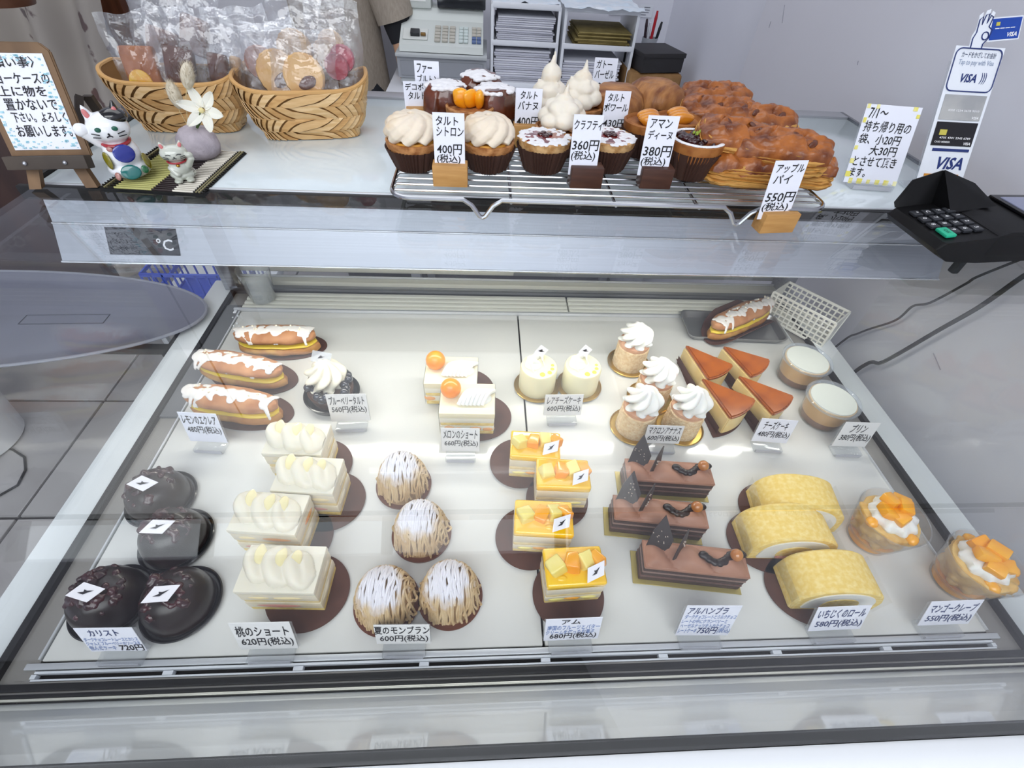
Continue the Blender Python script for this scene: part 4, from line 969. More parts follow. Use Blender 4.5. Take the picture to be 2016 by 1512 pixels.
# dark sugared cakes (left rear)
def dark_bun(label, px, seed, s=1.0, z=ZB):
    t = base('sugared_prune_cake', label, px, z, 'cake'); t.scale = (1.12, 1.12, 1.15); cup(t, .017, .022, .016)
    g = G(); g.lathe([(.018, .004), (.0225, .02), (.0215, .034), (.016, .040), (.001, .041)], 48, lambda a, b, th, j: (a*(1+.10*math.cos(th*3+seed)+.05*noise.noise(Vector((math.cos(th)*3, math.sin(th)*3, seed)))), b))
    g.rough(.0022, 60, seed, .0006, 220).ob('caramelised_body', mat('dark_caramel_crust', '#512615', '#6b3520', rough=.22, scale=50, coat=.6), t)
    random.seed(seed); g = G()
    for k in range(46):
        a = random.uniform(0, 2*PI); r = .0175*math.sqrt(random.random()); g.ball((math.cos(a)*r, math.sin(a)*r, .0405-.0022*(r/.0175)**2), (.0050, .0050, .0022), sub=1, seed=k, amp=.3)
    fuse(g, .001, .4, 1).ob('icing_sugar_dusting', sugar, t)
dark_bun('dark glossy cake dusted with sugar, leftmost of three behind the tarts', (882, 256), 1)
dark_bun('dark glossy cake dusted with sugar, rearmost and largest of three', (946, 232), 2)
dark_bun('dark glossy cake dusted with sugar, front right of three', (970, 262), 5)
t = base('orange_fruit_tart', 'tart with an orange fruit wedge peeking out behind the right lemon tart', (926, 274)); cup(t); shellp(t, seed=12)
for k in range(3): G().ball((0, 0, 0), (.011, .005, .009), seed=k, amp=.2, sub=3).ob('orange_segment', mango, t, (-.008+.009*k, .0, .040), (0, .5, k*.8))
# tall meringue tarts
def meringue(label, px, seed, hs=1.0, n=3):
    t = base('meringue_peak_tart', label, px); t.scale = (1.08, 1.08, .72); cup(t); shellp(t, seed=seed, m=crust)
    random.seed(seed); g = G()
    for k in range(7):
        a = 2*PI*k/7+seed; r = .014; g.ball((math.cos(a)*r, math.sin(a)*r, .042+.004*(k % 2)), (.0105, .0105, .0125), sub=3, seed=k, amp=.15)
    for k in range(5):
        a = 2*PI*k/5+seed*2; r = .008; g.ball((math.cos(a)*r, math.sin(a)*r, .058*1), (.0105, .0105, .012*hs), sub=3, seed=k, amp=.15)
    g.ball((0, 0, .068*hs), (.010, .010, .014*hs), sub=3)
    g.tube([(0, 0, .070*hs), (.001, .0, .082*hs), (.002, .0, .096*hs)], .0062, 10, taper=lambda u: 1-.93*u)
    for k in range(n):
        a = 2.1*k+seed; g.tube([(math.cos(a)*.010, math.sin(a)*.010, .060), (math.cos(a)*.0125, math.sin(a)*.0125, .074)], .005, 8, taper=lambda u: 1-.9*u)
    fuse(g, .0013, .3, 1).rough(.0006, 120, seed).ob('meringue', mat('meringue_cream', '#e9e1d2', '#e2c9a4', rough=.6, scale=45, lo=.55, hi=.85, sss=.2), t)
meringue('tall white meringue tart with a pointed tip, behind the banana tart card', (1075, 258), 1, 1.15)
meringue('white meringue tart with rounded blobs, front of the meringue pair', (1100, 296), 2, .92, 1)
meringue('white meringue tart with a small tip, right of the tallest one', (1135, 250), 3, 1.0, 2)
# brown domed cakes
def bun(label, px, seed, r=.030):
    t = base('brown_domed_cake', label, px, cat='cake', rz=seed); t.scale = (1.1, 1.1, .9); cup(t, .021, .027, .022)
    g = G().lathe([(.018, .012), (r*.98, .024), (r, .030), (r*.9, .040), (r*.6, .0465), (.001, .048)], 60)
    g.rough(.004, 38, seed, .0008, 180).ob('baked_top', mat('baked_brown', '#b27b46', '#6d3a1a', rough=.5, scale=34, stretch=(1, 3, 1), lo=.35, hi=.68, bump=.7, bscale=90, detail=6), t)
bun('brown domed cake behind the pear tart card, left of the pair', (1205, 248), 3)
bun('brown domed cake just left of the apple pies, right of the pair', (1280, 236), 4, .032)
def pear(label, px, seed):
    t = base('pear_tart', label, px); cup(t); shellp(t, seed=seed, m=mat('deep_crust', '#a56a34'))
    for k in range(3): G().ball((0, 0, 0), (.013, .006, .006), seed=k, amp=.15, sub=3).ob('pear_slice', mat('baked_pear', '#d98f2c', '#c67a1e', rough=.25, coat=.6, scale=50, sss=.2), t, (0, -.010+.009*k, .036), (.2, 0, .15*k))
pear('tart with baked orange slices behind the 380 yen card', (1262, 302), 1)
pear('tart with baked orange slices squeezed against the apple pies', (1318, 296), 2)

# ------------------------------------------------------------------ apple pies
pietop = mat('pie_glazed_top', '#a9632b', '#5a2610', rough=.36, scale=48, coat=.15, lo=.36, hi=.66, bump=.55, bscale=95, bdist=.003, detail=7)
pieside = mat('pie_flaky_side', '#d3a054', '#b57a34', rough=.55, scale=30, stretch=(1, 1, 14), bump=.8, bscale=60, bdist=.003, lo=.35, hi=.65)
def pie(label, px, z, rz, seed, w=.088, d=.052, tilt=(0, 0)):
    p = at(px[0], px[1], z); t = thing('apple_pie', label, 'pastry', (p.x, p.y, z), 0, 'apple pies on the wire rack', rot=(tilt[0], tilt[1], rz)); random.seed(seed)
    def lp(s, z0, k=0):
        out = []; m = 56
        for i in range(m):
            a = 2*PI*i/m; c, s2 = math.cos(a), math.sin(a)
            x = w/2*s*math.copysign(abs(c)**.55, c); y = d/2*s*math.copysign(abs(s2)**.55, s2); q = 1+.06*noise.noise(Vector((c*2+seed, s2*2, k)))
            out.append((x*q, y*q, z0+.0022*noise.noise(Vector((c*3, s2*3, seed+k)))))
        return out
    ls = [lp(.90, .0), lp(.97, .002, 1)]
    for k in range(5): ls += [lp(.985, .004+k*.0032, k), lp(.94, .0053+k*.0032, k+.5)]
    rings(ls+[lp(.9, .0215, 9)]).ob('flaky_layers', pieside, t)
    def top(u, v):
        x, y = (u-.5)*2, (v-.5)*2
        sx = math.copysign(abs(x)**.8, x); f = max(abs(x), abs(y)) or 1; r = math.hypot(x, y) or 1
        xx = x*(1-.12*y*y); yy = y*(1-.12*x*x); e = max(0, 1-abs(x)**4)*max(0, 1-abs(y)**4)
        z0 = .018+.010*e**.6+.0042*noise.noise(Vector((x*2.6+seed, y*2.2, 0)))+.0018*noise.noise(Vector((x*8+seed, y*5, 0)))
        # leaf-shaped slits
        for q in range(5):
            c = -.62+q*.31; dd = abs((x-c)-.28*abs(y))
            if q % 2 == seed % 2 and abs(y) < .45 and dd < .045: z0 -= .0030*(1-dd/.045)
        if abs(x) > .99 or abs(y) > .99: z0 -= .004
        return (xx*w/2*1.0, yy*d/2*.98, z0)
    G().sheet(top, 64, 36, thick=.0012).ob('glazed_top', pietop, t, angle=60)
    for q in range(4):
        c = (-.5+q*.31)*w/2; g = G().ball((0, 0, 0), (.0035, .0075, .0016), sub=2); g.ob('slit_filling', mat('apple_filling', '#5a2a10', rough=.3), t, (c+.004, (-1)**q*.006, .0262), (0, 0, (-1)**q*.5))
    return t
pie('glazed apple pie piece at the front left of the pile', (1452, 352), ZB, -.12, 1, .080, .05)
pie('glazed apple pie piece at the front right end of the pile', (1558, 352), ZB, -.30, 2, .072, .048)
pie('glazed apple pie piece with a pointed right tip on the second row', (1520, 318), ZB+.018, -.22, 3, .098, .046, (.26, 0))
pie('glazed apple pie piece in the middle of the pile', (1440, 300), ZB+.020, -.15, 4, .086, .048, (.28, .1))
pie('glazed apple pie piece behind the middle one', (1475, 262), ZB+.012, -.2, 5, .092, .052, (.2, 0))
pie('glazed apple pie piece at the rear of the pile', (1405, 248), ZB+.014, -.12, 6, .088, .052, (.2, 0))
pie('glazed apple pie piece farthest back against the grey wall', (1400, 214), ZB+.008, -.1, 7, .090, .05, (.15, 0))
pie('small pale end of an apple pie, left edge of the pile', (1412, 306), ZB+.008, 1.2, 8, .045, .036, (.2, .2))

# ------------------------------------------------------------------ baskets of wrapped biscuits
bam = mat('bamboo_strip', '#dab684', '#caa06a', rough=.5, scale=50, stretch=(1, 1, 6), detail=3, lo=.3, hi=.7)
bamd = mat('bamboo_inner', '#9a7040', rough=.8)
bams = [bam, mat('bamboo_strip_pale', '#e0bf90', '#d0a974', rough=.5, scale=50, stretch=(1, 1, 6)), mat('bamboo_strip_deep', '#cda26a', '#bd8f58', rough=.5, scale=50, stretch=(1, 1, 6))]
def basket(name, label, p0, p1, seed, hh=.052):
    a, b = at(*p0, ZT), at(*p1, ZT); L = (b-a).length; rz = rz_of(a, b); bd = .050; c = (a+b)/2+Vector((-math.sin(rz), math.cos(rz), 0))*bd/2
    t = thing(name, label, 'basket', (c.x, c.y, ZT+.001), rz, 'bamboo baskets of wrapped biscuits')
    def Sf(u, v, off=0):
        th = 2*PI*u; k = .5 if v < .2 else .62
        A = L/2*(1.02 if v < .18 else 1.10+.30*((v-.18)/.82)**.8)+off; B = bd/2*(1.02 if v < .18 else 1.14+.46*((v-.18)/.82)**.8)+off
        c_, s_ = math.cos(th), math.sin(th); e = .42 if v < .18 else .55
        x = A*math.copysign(abs(c_)**e, c_); y = B*math.copysign(abs(s_)**e, s_)
        sag = .010*(abs(c_)**3)*max(0, v-.4)/.6
        return Vector((x, y, hh*v+sag))
    N = 60; vs = [0, .08, .17, .19, .35, .5, .65, .8, .93, 1]
    wall = rings([[tuple(Sf(i/N, v, -.0012)) for i in range(N)] for v in vs]+[[tuple(Sf(i/N, v, -.0030)) for i in range(N)] for v in vs[::-1]], cap=True)
    wall.ob('basket_wall', bamd, t)
    G().tube([Sf(i/72, 1, -.0012) for i in range(72)], .0024, 8, closed=True).ob('basket_rim', mat('bamboo_rim', '#c99c62', rough=.5), t)
    rows = 4; cols = 34; v0s = [.0, .19, .45, .71]; hs = [.18, .27, .27, .27]
    for r in range(rows):
        for k in range(cols):
            uc = (k+.5*(r % 2))/cols; dirn = 1 if r % 2 else -1; du = 1.0/cols*1.45; v = []; f = []
            for i in range(4):
                q = i/3; vv = v0s[r]+hs[r]*q*1.04; uu = uc+dirn*(q-.5)*du
                wd2 = .47/cols; bul = .0004+.0008*math.sin(q*PI)
                for sgn in (-1, 1): v.append(Sf(uu+sgn*wd2*.86, min(vv, 1.0), bul+(.0011 if sgn > 0 else -.0004)))
            for i in range(3): f.append((2*i, 2*i+1, 2*i+3, 2*i+2))
            bm = bmesh.new(); bv = [bm.verts.new(p) for p in v]
            for q in f: bm.faces.new([bv[i] for i in q])
            bm.normal_update(); bmesh.ops.solidify(bm, geom=bm.faces[:], thickness=.0007)
            G().frombm(bm).ob('weave_strip', bams[(k*7+r*3+seed) % 3], t)
    return t
basket('bamboo_basket', 'woven bamboo basket of brown cakes in clear bags, left of the pair', (283, 261), (467, 263), 1)
basket('bamboo_basket', 'woven bamboo basket of round biscuits in clear bags, right of the pair', (527, 279), (707, 272), 2)
bagm = clear('clear_bag_film', (.985, .985, .99), rough=.13, f0=.09, bump=.6, bscale=50, haze=.05, bdist=.006)
def pack(label, px, y, w, h, rz, tilt, content, seed, grp, roll=0):
    p = aty(*px, y); t = thing('wrapped_biscuit', label, 'biscuit', tuple(p), 0, grp, rot=(tilt, roll, rz)); random.seed(seed)
    def S2(sg): 
        return lambda u, v: ((u-.5)*w*(1+.04*math.sin(v*9+seed)), sg*(.0085*math.sin(PI*min(1, max(0, u)))**.6*math.sin(PI*min(1, v*1.12 if v < .88 else 1))**.5)+.003*noise.noise(Vector((u*5+seed, v*6, sg))), (v-.42)*h+.002*math.sin(u*7+seed))
    g = G().sheet(S2(-1), 22, 26); g.sheet(S2(1), 22, 26); g.ob('clear_bag', bagm, t, angle=180)
    content(t, seed)
def brick_cake(w, h, m, sl=None):
    def f(t, s):
        G().bbox((0, 0, 0), (w, .010, h), .004, 3).rough(.0008, 60, s).ob('brown_cake', m, t, (0, 0, -.006), (0, .1, 0))
        if sl:
            g = G().lathe([(.012, -.001), (.0125, 0), (.012, .001), (.001, .001)], 32); o = g.ob('orange_slice', mat('orange_slice', '#e9a825', '#f0c24a', rough=.25, coat=.6, scale=90), t, (-.004, -.0058, -.016), (PI/2, 0, 0))
    return f
def cookie(r, m, dark=None, n=1):
    def f(t, s):
        for k in range(n):
            o = G().lathe([(r*.9, -.004), (r, -.002), (r*1.02, .002), (r*.95, .0042), (r*.8, .003), (.001, .0028)], 40, lambda a, b, th, j: (a*(1+.02*math.sin(th*18)), b)).rough(.0005, 90, s).ob('round_biscuit', m, t, (k*r*.5, .002*k, -.006+k*r*.6), (PI/2+.1, 0, 0))
            if dark: G().ball((0, 0, 0), (r*.48, r*.26, .0030), sub=3, seed=s, amp=.2).ob('chocolate_centre', mat('choc_centre', '#5a2a1a', rough=.3), o, (r*.15, -r*.25, .0035), (0, 0, .5))
    return f
bc1 = mat('orange_brown_cake', '#a9683c', '#94552d', rough=.6, scale=60, bump=.3); bc2 = mat('dark_brown_cake', '#5b3226', '#4b281e', rough=.6, scale=60, bump=.3)
bk = mat('butter_biscuit', '#dfb374', '#c98f4e', rough=.65, scale=30, lo=.45, hi=.75); pk = mat('pink_biscuit', '#b8495a', '#a53a4c', rough=.5, scale=50)
GA, GB = 'bagged brown cakes in the left basket', 'bagged round biscuits in the right basket'
pack('bagged brown cake with an orange slice at the left end of its basket', (278, 128), .497, .056, .078, .0, -.22, brick_cake(.036, .046, bc1, 1), 1, GA, -.12)
pack('bagged dark brown cake in the middle of the left basket', (352, 118), .500, .052, .080, .0, -.2, brick_cake(.030, .036, bc2), 2, GA, .1)
pack('bagged dark brown cake at the right end of the left basket', (428, 122), .503, .052, .070, .0, -.15, brick_cake(.020, .028, bc2), 3, GA, .05)
pack('bagged brown cake standing high behind the orange-slice one', (320, 72), .530, .060, .085, .0, -.2, brick_cake(.032, .026, mat('mid_brown_cake', '#7d4a36', '#6a3c2b', rough=.6, scale=60)), 4, GA, .2)
pack('bagged brown cake standing highest at the rear of the left basket', (382, 58), .535, .052, .085, .0, -.2, brick_cake(.028, .036, mat('mid_brown_cake', '#7d4a36')), 5, GA, .25)
pack('empty-looking clear bag between the two baskets', (462, 112), .520, .050, .070, .2, -.2, brick_cake(.012, .014, bk), 6, GA, .1)
pack('bagged round biscuit with a chocolate centre at the front of the right basket', (598, 138), .490, .070, .066, .0, -.3, cookie(.0215, bk, 1), 7, GB, .05)
pack('bagged round biscuit half behind the front one, left side', (545, 132), .503, .062, .070, .0, -.25, cookie(.0225, bk, 1), 8, GB, -.1)
pack('bagged pink biscuits at the right end of the right basket', (662, 118), .510, .058, .092, .0, -.12, cookie(.013, pk, None, 2), 9, GB, .05)
pack('bagged pale biscuit standing high at the rear of the right basket', (580, 84), .535, .060, .078, .0, -.2, cookie(.019, bk), 10, GB, .15)
pack('bagged pale biscuits standing behind the pink ones', (640, 92), .540, .058, .080, .0, -.15, cookie(.014, bk, None, 2), 11, GB, -.05)
pack('bagged pinkish biscuit at the left end of the right basket', (508, 110), .522, .046, .075, .2, -.2, cookie(.016, mat('rose_biscuit', '#b98a7d', rough=.6)), 12, GB, -.15)

# ------------------------------------------------------------------ easel board at the left
wdk = mat('weathered_wood', '#4a4038', '#39302a', rough=.6, scale=26, stretch=(1, 1, .2), lo=.3, hi=.7)
wdt = mat('worn_brown_wood', '#86694c', '#5f4732', rough=.6, scale=30, stretch=(1, 1, .2), lo=.3, hi=.7)
bl, br = at(24, 306, .268), at(160, 306, .268)
t, wd, h = card('handwritten white notice on a small brown wooden easel at the left', [('〈お願い事〉', .0, .84, .86, .97), ('ショーケースの', .06, .96, .70, .81), ('上に物を', .16, .84, .57, .68), ('置かないで', .16, .92, .43, .55), ('下さい。よろしく', .18, .98, .30, .41), ('お願いします。', .16, .97, .14, .27)],
     (30, 296), (160, 294), 104, .2745, 17, zh=ZT+.001, cat='notice', name='easel_notice', hold='none', group='signs on the counter')
R = Matrix.Translation((0, 0, .2745-ZT-.001)) @ Matrix.Rotation(-math.radians(17), 4, 'X')
G().prism([(-wd/2-.006, -.006), (wd/2+.006, -.006), (wd/2+.006, h+.002), (wd/2+.000, h+.008), (-wd/2, h+.008), (-wd/2-.006, h+.002)], -.0045, -.0008, M=R @ Matrix.Rotation(PI/2, 4, 'X'), bev=.001).ob('wooden_board', wdt, t)
G().bbox((0, -.006, -.010), (wd+.012, .012, .011), .001, M=R).ob('easel_ledge', wdk, t)
for s in (-1, 1):
    G().ball((s*wd*.30, -.0125, -.010), .0019, M=R).ob('steel_bolt', steel, t)
    x = s*wd*.33; G().add([(x-.005, -.004, .022), (x+.005, -.004, .022), (x+s*.006+.005, -.012, 0), (x+s*.006-.005, -.012, 0), (x-.005, .002, .022), (x+.005, .002, .022), (x+s*.006+.005, -.005, 0), (x+s*.006-.005, -.005, 0)], [(0, 3, 2, 1), (4, 5, 6, 7), (0, 1, 5, 4), (1, 2, 6, 5), (2, 3, 7, 6), (3, 0, 4, 7)]).ob('easel_leg', wdt, t)
    G().tube([(x, .004, .018), (x+s*.004, .05, .06), ], .0042, 4).ob('easel_strut', wdk, t)
    G().add([(x-.004+s*.01, .050, .060), (x+.004+s*.01, .050, .060), (x+.004+s*.012, .064, 0), (x-.004+s*.012, .064, 0), (x-.004+s*.01, .056, .060), (x+.004+s*.01, .056, .060), (x+.004+s*.012, .070, 0), (x-.004+s*.012, .070, 0)], [(0, 3, 2, 1), (4, 5, 6, 7), (0, 1, 5, 4), (1, 2, 6, 5), (2, 3, 7, 6), (3, 0, 4, 7)]).ob('easel_rear_leg', wdk, t)
random.seed(2); g = G()
for i in range(150):
    s = random.random()*4; k = int(s); u = s-k; o2 = random.random()**2*.006; w2, h2 = wd/2-.0015-o2, h/2-.0015-o2
    x, z = [(-w2+2*w2*u, h2), (w2, h2-2*h2*u), (w2-2*w2*u, -h2), (-w2, -h2+2*h2*u)][k]; q = random.uniform(.0005, .0016)
    g.box((x, -.0002, h/2+z), (q*1.6, .0004, q), M=R)
g.ob('teal_print', mat('teal_print', '#8cc3d3', '#b9dbe6', rough=.7, scale=200), t)

# ------------------------------------------------------------------ slatted mat and figurines
c = [at(200, 374, ZT), at(405, 386, ZT), at(487, 300, ZT), at(300, 292, ZT)]
o0 = (c[0]+c[1]+c[2]+c[3])/4; rz = rz_of(c[0], c[1]); W = (c[1]-c[0]).length; Dm = ((c[3]-c[0]).length+(c[2]-c[1]).length)/2*.97
t = thing('slatted_mat', 'black slatted mat with cream and olive stripes under the cat figurines', 'mat', (o0.x, o0.y, ZT+.0006), rz)
sm = bpy.data.materials.new('mat_stripes'); sm.use_nodes = True; N = sm.node_tree.nodes; L = sm.node_tree.links
tc = N.new('ShaderNodeTexCoord'); sx = N.new('ShaderNodeSeparateXYZ'); L.new(tc.outputs['Object'], sx.inputs[0]); mr = N.new('ShaderNodeMapRange'); L.new(sx.outputs['X'], mr.inputs['Value'])
mr.inputs['From Min'].default_value = -W/2; mr.inputs['From Max'].default_value = W/2; rp = N.new('ShaderNodeValToRGB'); L.new(mr.outputs[0], rp.inputs[0]); rp.color_ramp.interpolation = 'CONSTANT'
els = [(0, '#17150f'), (.05, '#4f4a30'), (.08, '#17150f'), (.14, '#c3c07a'), (.50, '#2c2022'), (.70, '#e6e0d2'), (.90, '#15130f'), (.95, '#837d5e'), (.97, '#15130f')]
rp.color_ramp.elements[0].color = hexc(els[0][1]); rp.color_ramp.elements[1].position = els[1][0]; rp.color_ramp.elements[1].color = hexc(els[1][1])
for p, q in els[2:]: e = rp.color_ramp.elements.new(p); e.color = hexc(q)
L.new(rp.outputs[0], N['Principled BSDF'].inputs['Base Color']); N['Principled BSDF'].inputs['Roughness'].default_value = .45
ns = 26; me = G().bbox((0, 0, .0011), (W, Dm/ns*.30, .0018), .0004, 1).mesh('slat'); me.materials.append(sm)
G().box((0, 0, .0002), (W, Dm, .0004)).ob('mat_backing', mat('mat_black', '#100f0e', rough=.8), t)
for i in range(ns): link('slat', me, None, t, (0, -Dm/2+Dm*(i+.5)/ns, 0))
for x in (-.44, .44, .47): G().box((x*W, 0, .0018), (.0012, Dm, .0008)).ob('binding_thread', mat('thread', '#8b8460', rough=.8), t)
porc = mat('white_porcelain', '#eceef2', rough=.10, coat=.6); 
def spot(t, mn, colr, center, r, direction):
    d = Vector(direction).normalized(); q = d.to_track_quat('Z', 'Y').to_matrix().to_4x4()
    G().ball((0, 0, 0), (r[0], r[1], .0014), M=Matrix.Translation(center) @ q, sub=3).ob('glaze_spot', mat(mn, colr, rough=.08, coat=1), t)
def cat(label, px, s, rz, m, kind):
    p = at(*px, ZT+.0025); t = thing('cat_figurine', label, 'figurine', (p.x, p.y, ZT+.0025), rz, 'cat figurines on the mat')
    if kind != 'tall': t.scale = (1.18, 1.1, .92)
    g = G(); q = lambda *a: tuple(v*s for v in a)
    g.ball(q(0, .06 if kind == 'tall' else .10, .22), q(.40 if kind == 'tall' else .36, .38, .22), sub=3); g.ball(q(0, .02, .50), q(.33 if kind == 'tall' else .29, .31, .38), sub=3); g.ball(q(0, -.03, 1.02), q(.37, .31, .29), sub=3)
    g.cap(q(0, 0, .6), q(0, -.02, .95), .24*s, .2*s)
    for k in (-1, 1):
        if kind != 'tall': g.ball(q(k*.16, -.24, .09), q(.12, .15, .09), sub=2)
        g.tube([q(k*.20, .0, 1.15), q(k*.24, .0, 1.33), q(k*.26, .0, 1.44)], .12*s, 10, taper=lambda u: 1-.88*u)
    if kind == 'tall':
        g.cap(q(-.26, -.05, .76), q(-.42, -.10, 1.00), .10*s, .11*s)
    else:
        g.cap(q(.24, -.10, .55), q(.40, -.22, .85), .10*s, .09*s); g.ball(q(.38, -.22, .98), q(.11, .09, .11)); g.cap(q(-.22, -.14, .55), q(-.10, -.28, .35), .09*s, .09*s)
    fuse(g, .02*s, .5, 3).ob('figurine_body', m, t)
    red = mat('red_glaze', '#a31f2b', rough=.15, coat=.8)
    G().tube([(math.cos(a)*.245*s, (-.02+math.sin(a)*.24)*s, .765*s+.03*s*math.sin(a)) for a in [2*PI*i/28 for i in range(28)]], .035*s, 8, closed=True).ob('red_collar', red, t)
    ink = mat('figurine_ink', '#1a1c22', rough=.3)
    g = G()
    for k in (-1, 1):
        for j in range(2): g.tube([q(k*.15, -.335, .98-.05*j), q(k*.28, -.27, 1.0-.07*j)], .010*s, 5)
    g.tube([q(-.05, -.337, .93), q(0, -.345, .96), q(.05, -.337, .93)], .012*s, 5); g.ball(q(0, -.34, .985), .022*s, sub=1)
    if kind != 'tall':
        for k in (-1, 1): g.tube([q(k*.07, -.345, 1.06), q(k*.13, -.335, 1.09), q(k*.20, -.30, 1.06)], .013*s, 5)
    g.ob('face_lines', ink, t)
    for k in (-1, 1): G().ball((0, 0, 0), q(.05, .02, .09), sub=2).ob('inner_ear', mat('ear_pink', '#c87474', rough=.2), t, q(k*.235, -.085, 1.30), (-.2, k*.25, 0))
    if kind == 'tall':
        for k in (-1, 1): G().ball(q(k*.14, -.320, 1.07), q(.055, .02, .045), sub=2).ob('green_eye', mat('eye_green', '#1f5a4a', rough=.1), t)
        G().ball(q(.16, .01, 1.20), q(.25, .25, .16), sub=3, seed=2, amp=.1).ob('black_patch', mat('black_glaze', '#0f0f12', rough=.12, coat=.8), t)
        G().tube([q(.20, .0, 1.17), q(.24, .0, 1.33), q(.262, .0, 1.47)], .135*s, 12, taper=lambda u: 1-.86*u).ob('black_ear', mat('black_glaze', '#0f0f12'), t)
        spot(t, 'blue_glaze', '#1b2c8e', q(.08, -.31, .60), q(.19, .17), (.3, -1, .15)); spot(t, 'teal_glaze', '#0f6a66', q(.04, -.33, .24), q(.18, .14), (.1, -1, .35))
        spot(t, 'olive_glaze', '#80781f', q(-.27, -.19, .46), q(.11, .17), (-1, -.8, .1)); spot(t, 'olive_glaze', '#80781f', q(.37, -.08, .34), q(.12, .16), (1, -.3, .2))
        spot(t, 'rose_glaze', '#b07a70', q(-.12, -.30, .70), q(.06, .05), (-.4, -1, 0)); spot(t, 'green_glaze', '#2b6b44', q(.29, -.26, .24), q(.07, .08), (.8, -1, .3)); spot(t, 'rose_glaze', '#b07a70', q(-.22, -.31, .18), q(.06, .08), (-.7, -1, .3))
        G().ball(q(-.43, -.12, 1.04), q(.13, .10, .13), sub=3).ob('raised_paw', m, t)
    else:
        o = G().ball(q(0, -.27, .66), .055*s, sub=3).ob('gold_bell', mat('gold_bell', '#b58a3a', rough=.2, metal=.9), t)
        g = G()
        for k in range(5): g.tube([q(.22, .12-.02*k, .25+.1*k), q(.33, .0, .22+.1*k), q(.30, -.14, .24+.09*k)], .009*s, 5)
        g.ob('fur_stripes', mat('grey_stripe', '#5b5c52', rough=.3), t)
cat('white porcelain cat figurine with blue and green spots and a black ear', (266, 350), .0455, .45, porc, 'tall')
cat('small pale grey beckoning cat figurine with a gold bell', (366, 354), .0275, .40, mat('celadon_glaze', '#c5c8bd', '#b4b7aa', rough=.12, coat=.6, scale=40), 'small')
p = at(392, 318, ZT+.002); t = thing('stone_vase', 'rounded lilac stone vase holding dried grass and a white flower', 'vase', (p.x, p.y+.012, ZT+.0025))
G().lathe([(.013, 0), (.0185, .004), (.0205, .011), (.0190, .020), (.013, .0275), (.005, .031), (.001, .0315)], 48).ob('stone_body', mat('lilac_stone', '#b7aeb6', '#aba2aa', rough=.75, scale=120, bump=.4, bscale=300), t)
def rel(px, py): v = aty(px, py, p.y+.008)-Vector((p.x, p.y+.012, ZT+.0025)); return v
base_ = Vector((-.003, 0, .030))
for (hx, hy, ln) in ((369, 150, .021), (344, 188, .020)):
    c = rel(hx, hy); g = G().tube([base_, (base_+c)/2+Vector((-.002, 0, 0)), c], .0004, 5); g.ob('dry_stem', mat('straw', '#cdb88c', rough=.8), t)
    dd = (c-base_).normalized(); q = dd.to_track_quat('Z', 'Y').to_matrix().to_4x4(); g = G(); random.seed(int(hx))
    g.ball((0, 0, 0), (.0058, .0058, .0125), M=Matrix.Translation(c) @ q, sub=3)
    for k in range(420):
        u = random.uniform(-1, 1); a = random.uniform(0, 2*PI); r = math.sqrt(1-u*u); pt = Vector((r*math.cos(a)*.0056, r*math.sin(a)*.0056, u*.0122)); nn = pt+Vector((pt.x*.45, pt.y*.45, .0035))
        w3 = Vector((-math.sin(a), math.cos(a), 0))*.0002; M = Matrix.Translation(c) @ q; g.add([pt-w3, pt+w3, nn], [(0, 1, 2)], M)
    g.ob('grass_head', mat('bunny_tail', '#d9d0bd', '#cbbfa8', rough=.9, scale=200), t, kind='stuff')
fc = rel(398, 216); 
G().tube([base_+Vector((.002, 0, 0)), rel(386, 240), fc], .0008, 6).ob('flower_stem', mat('stem_green', '#4a5a2a', rough=.6), t)
G().add([rel(384, 262), rel(387, 240), rel(396, 222), rel(397, 240), rel(391, 252)], [(0, 1, 2, 3, 4)]).ob('leaf', mat('leaf_green', '#3f5726', rough=.5), t)
for k in range(6):
    a = k*PI/3+.25
    g = G().sheet(lambda u, v: ((u-.5)*.0100*math.sin(PI*(.12+.86*v))**.7, .002+v*.0185, .0065*v*v-.002*(1-abs(u-.5)*2)), 6, 10, thick=.0005)
    g.ob('petal', mat('flower_petal', '#f3efdf', rough=.6, sss=.3), t, fc, Euler((PI/2-.25, 0, 0)).to_matrix().to_4x4().to_euler() if False else (0, 0, 0)).matrix_local = Matrix.Translation(fc) @ Euler((PI/2-.35, 0, .1)).to_matrix().to_4x4() @ Matrix.Rotation(a, 4, 'Z')
G().ball(fc+Vector((0, -.002, 0)), .0026, sub=2).ob('flower_centre', mat('flower_centre', '#e6d79c', rough=.7), t)

# ------------------------------------------------------------------ card-payment sign
vb = mat('print_navy', '#1f3170', rough=.5); vo = mat('print_orange', '#d9922e', rough=.5)
t, wd, h = card('tall white contactless payment sign leaning back by the right wall', [('カードをかざしてお会計', .16, .86, .925, .965, mat('print_grey', '#5a6278', rough=.5)), ('Tap to pay with Visa', .14, .86, .868, .912, mat('print_light', '#9aa6bd', rough=.5)),
     ('VISA', .26, .62, .76, .82, vb), (')))', .68, .80, .755, .83, vb), ('VISA', .30, .92, .140, .235, vb)], (1800, 368), (1889, 372), 92, .2475, 27, zh=ZT+.001, cat='sign', name='payment_sign', mp=mat('sign_white', '#e9edf4', rough=.4), group='signs on the counter')
R = Matrix.Translation((0, 0, .2475-ZT-.001)) @ Matrix.Rotation(-math.radians(27), 4, 'X'); X = lambda u: (u-.5)*wd; Z = lambda v: v*h
def flat(nm, u0, u1, v0, v1, m, y=-.0006, th=.0006): return G().box(((X(u0)+X(u1))/2, y, (Z(v0)+Z(v1))/2), (X(u1)-X(u0), th, Z(v1)-Z(v0)), M=R).ob(nm, m, t)
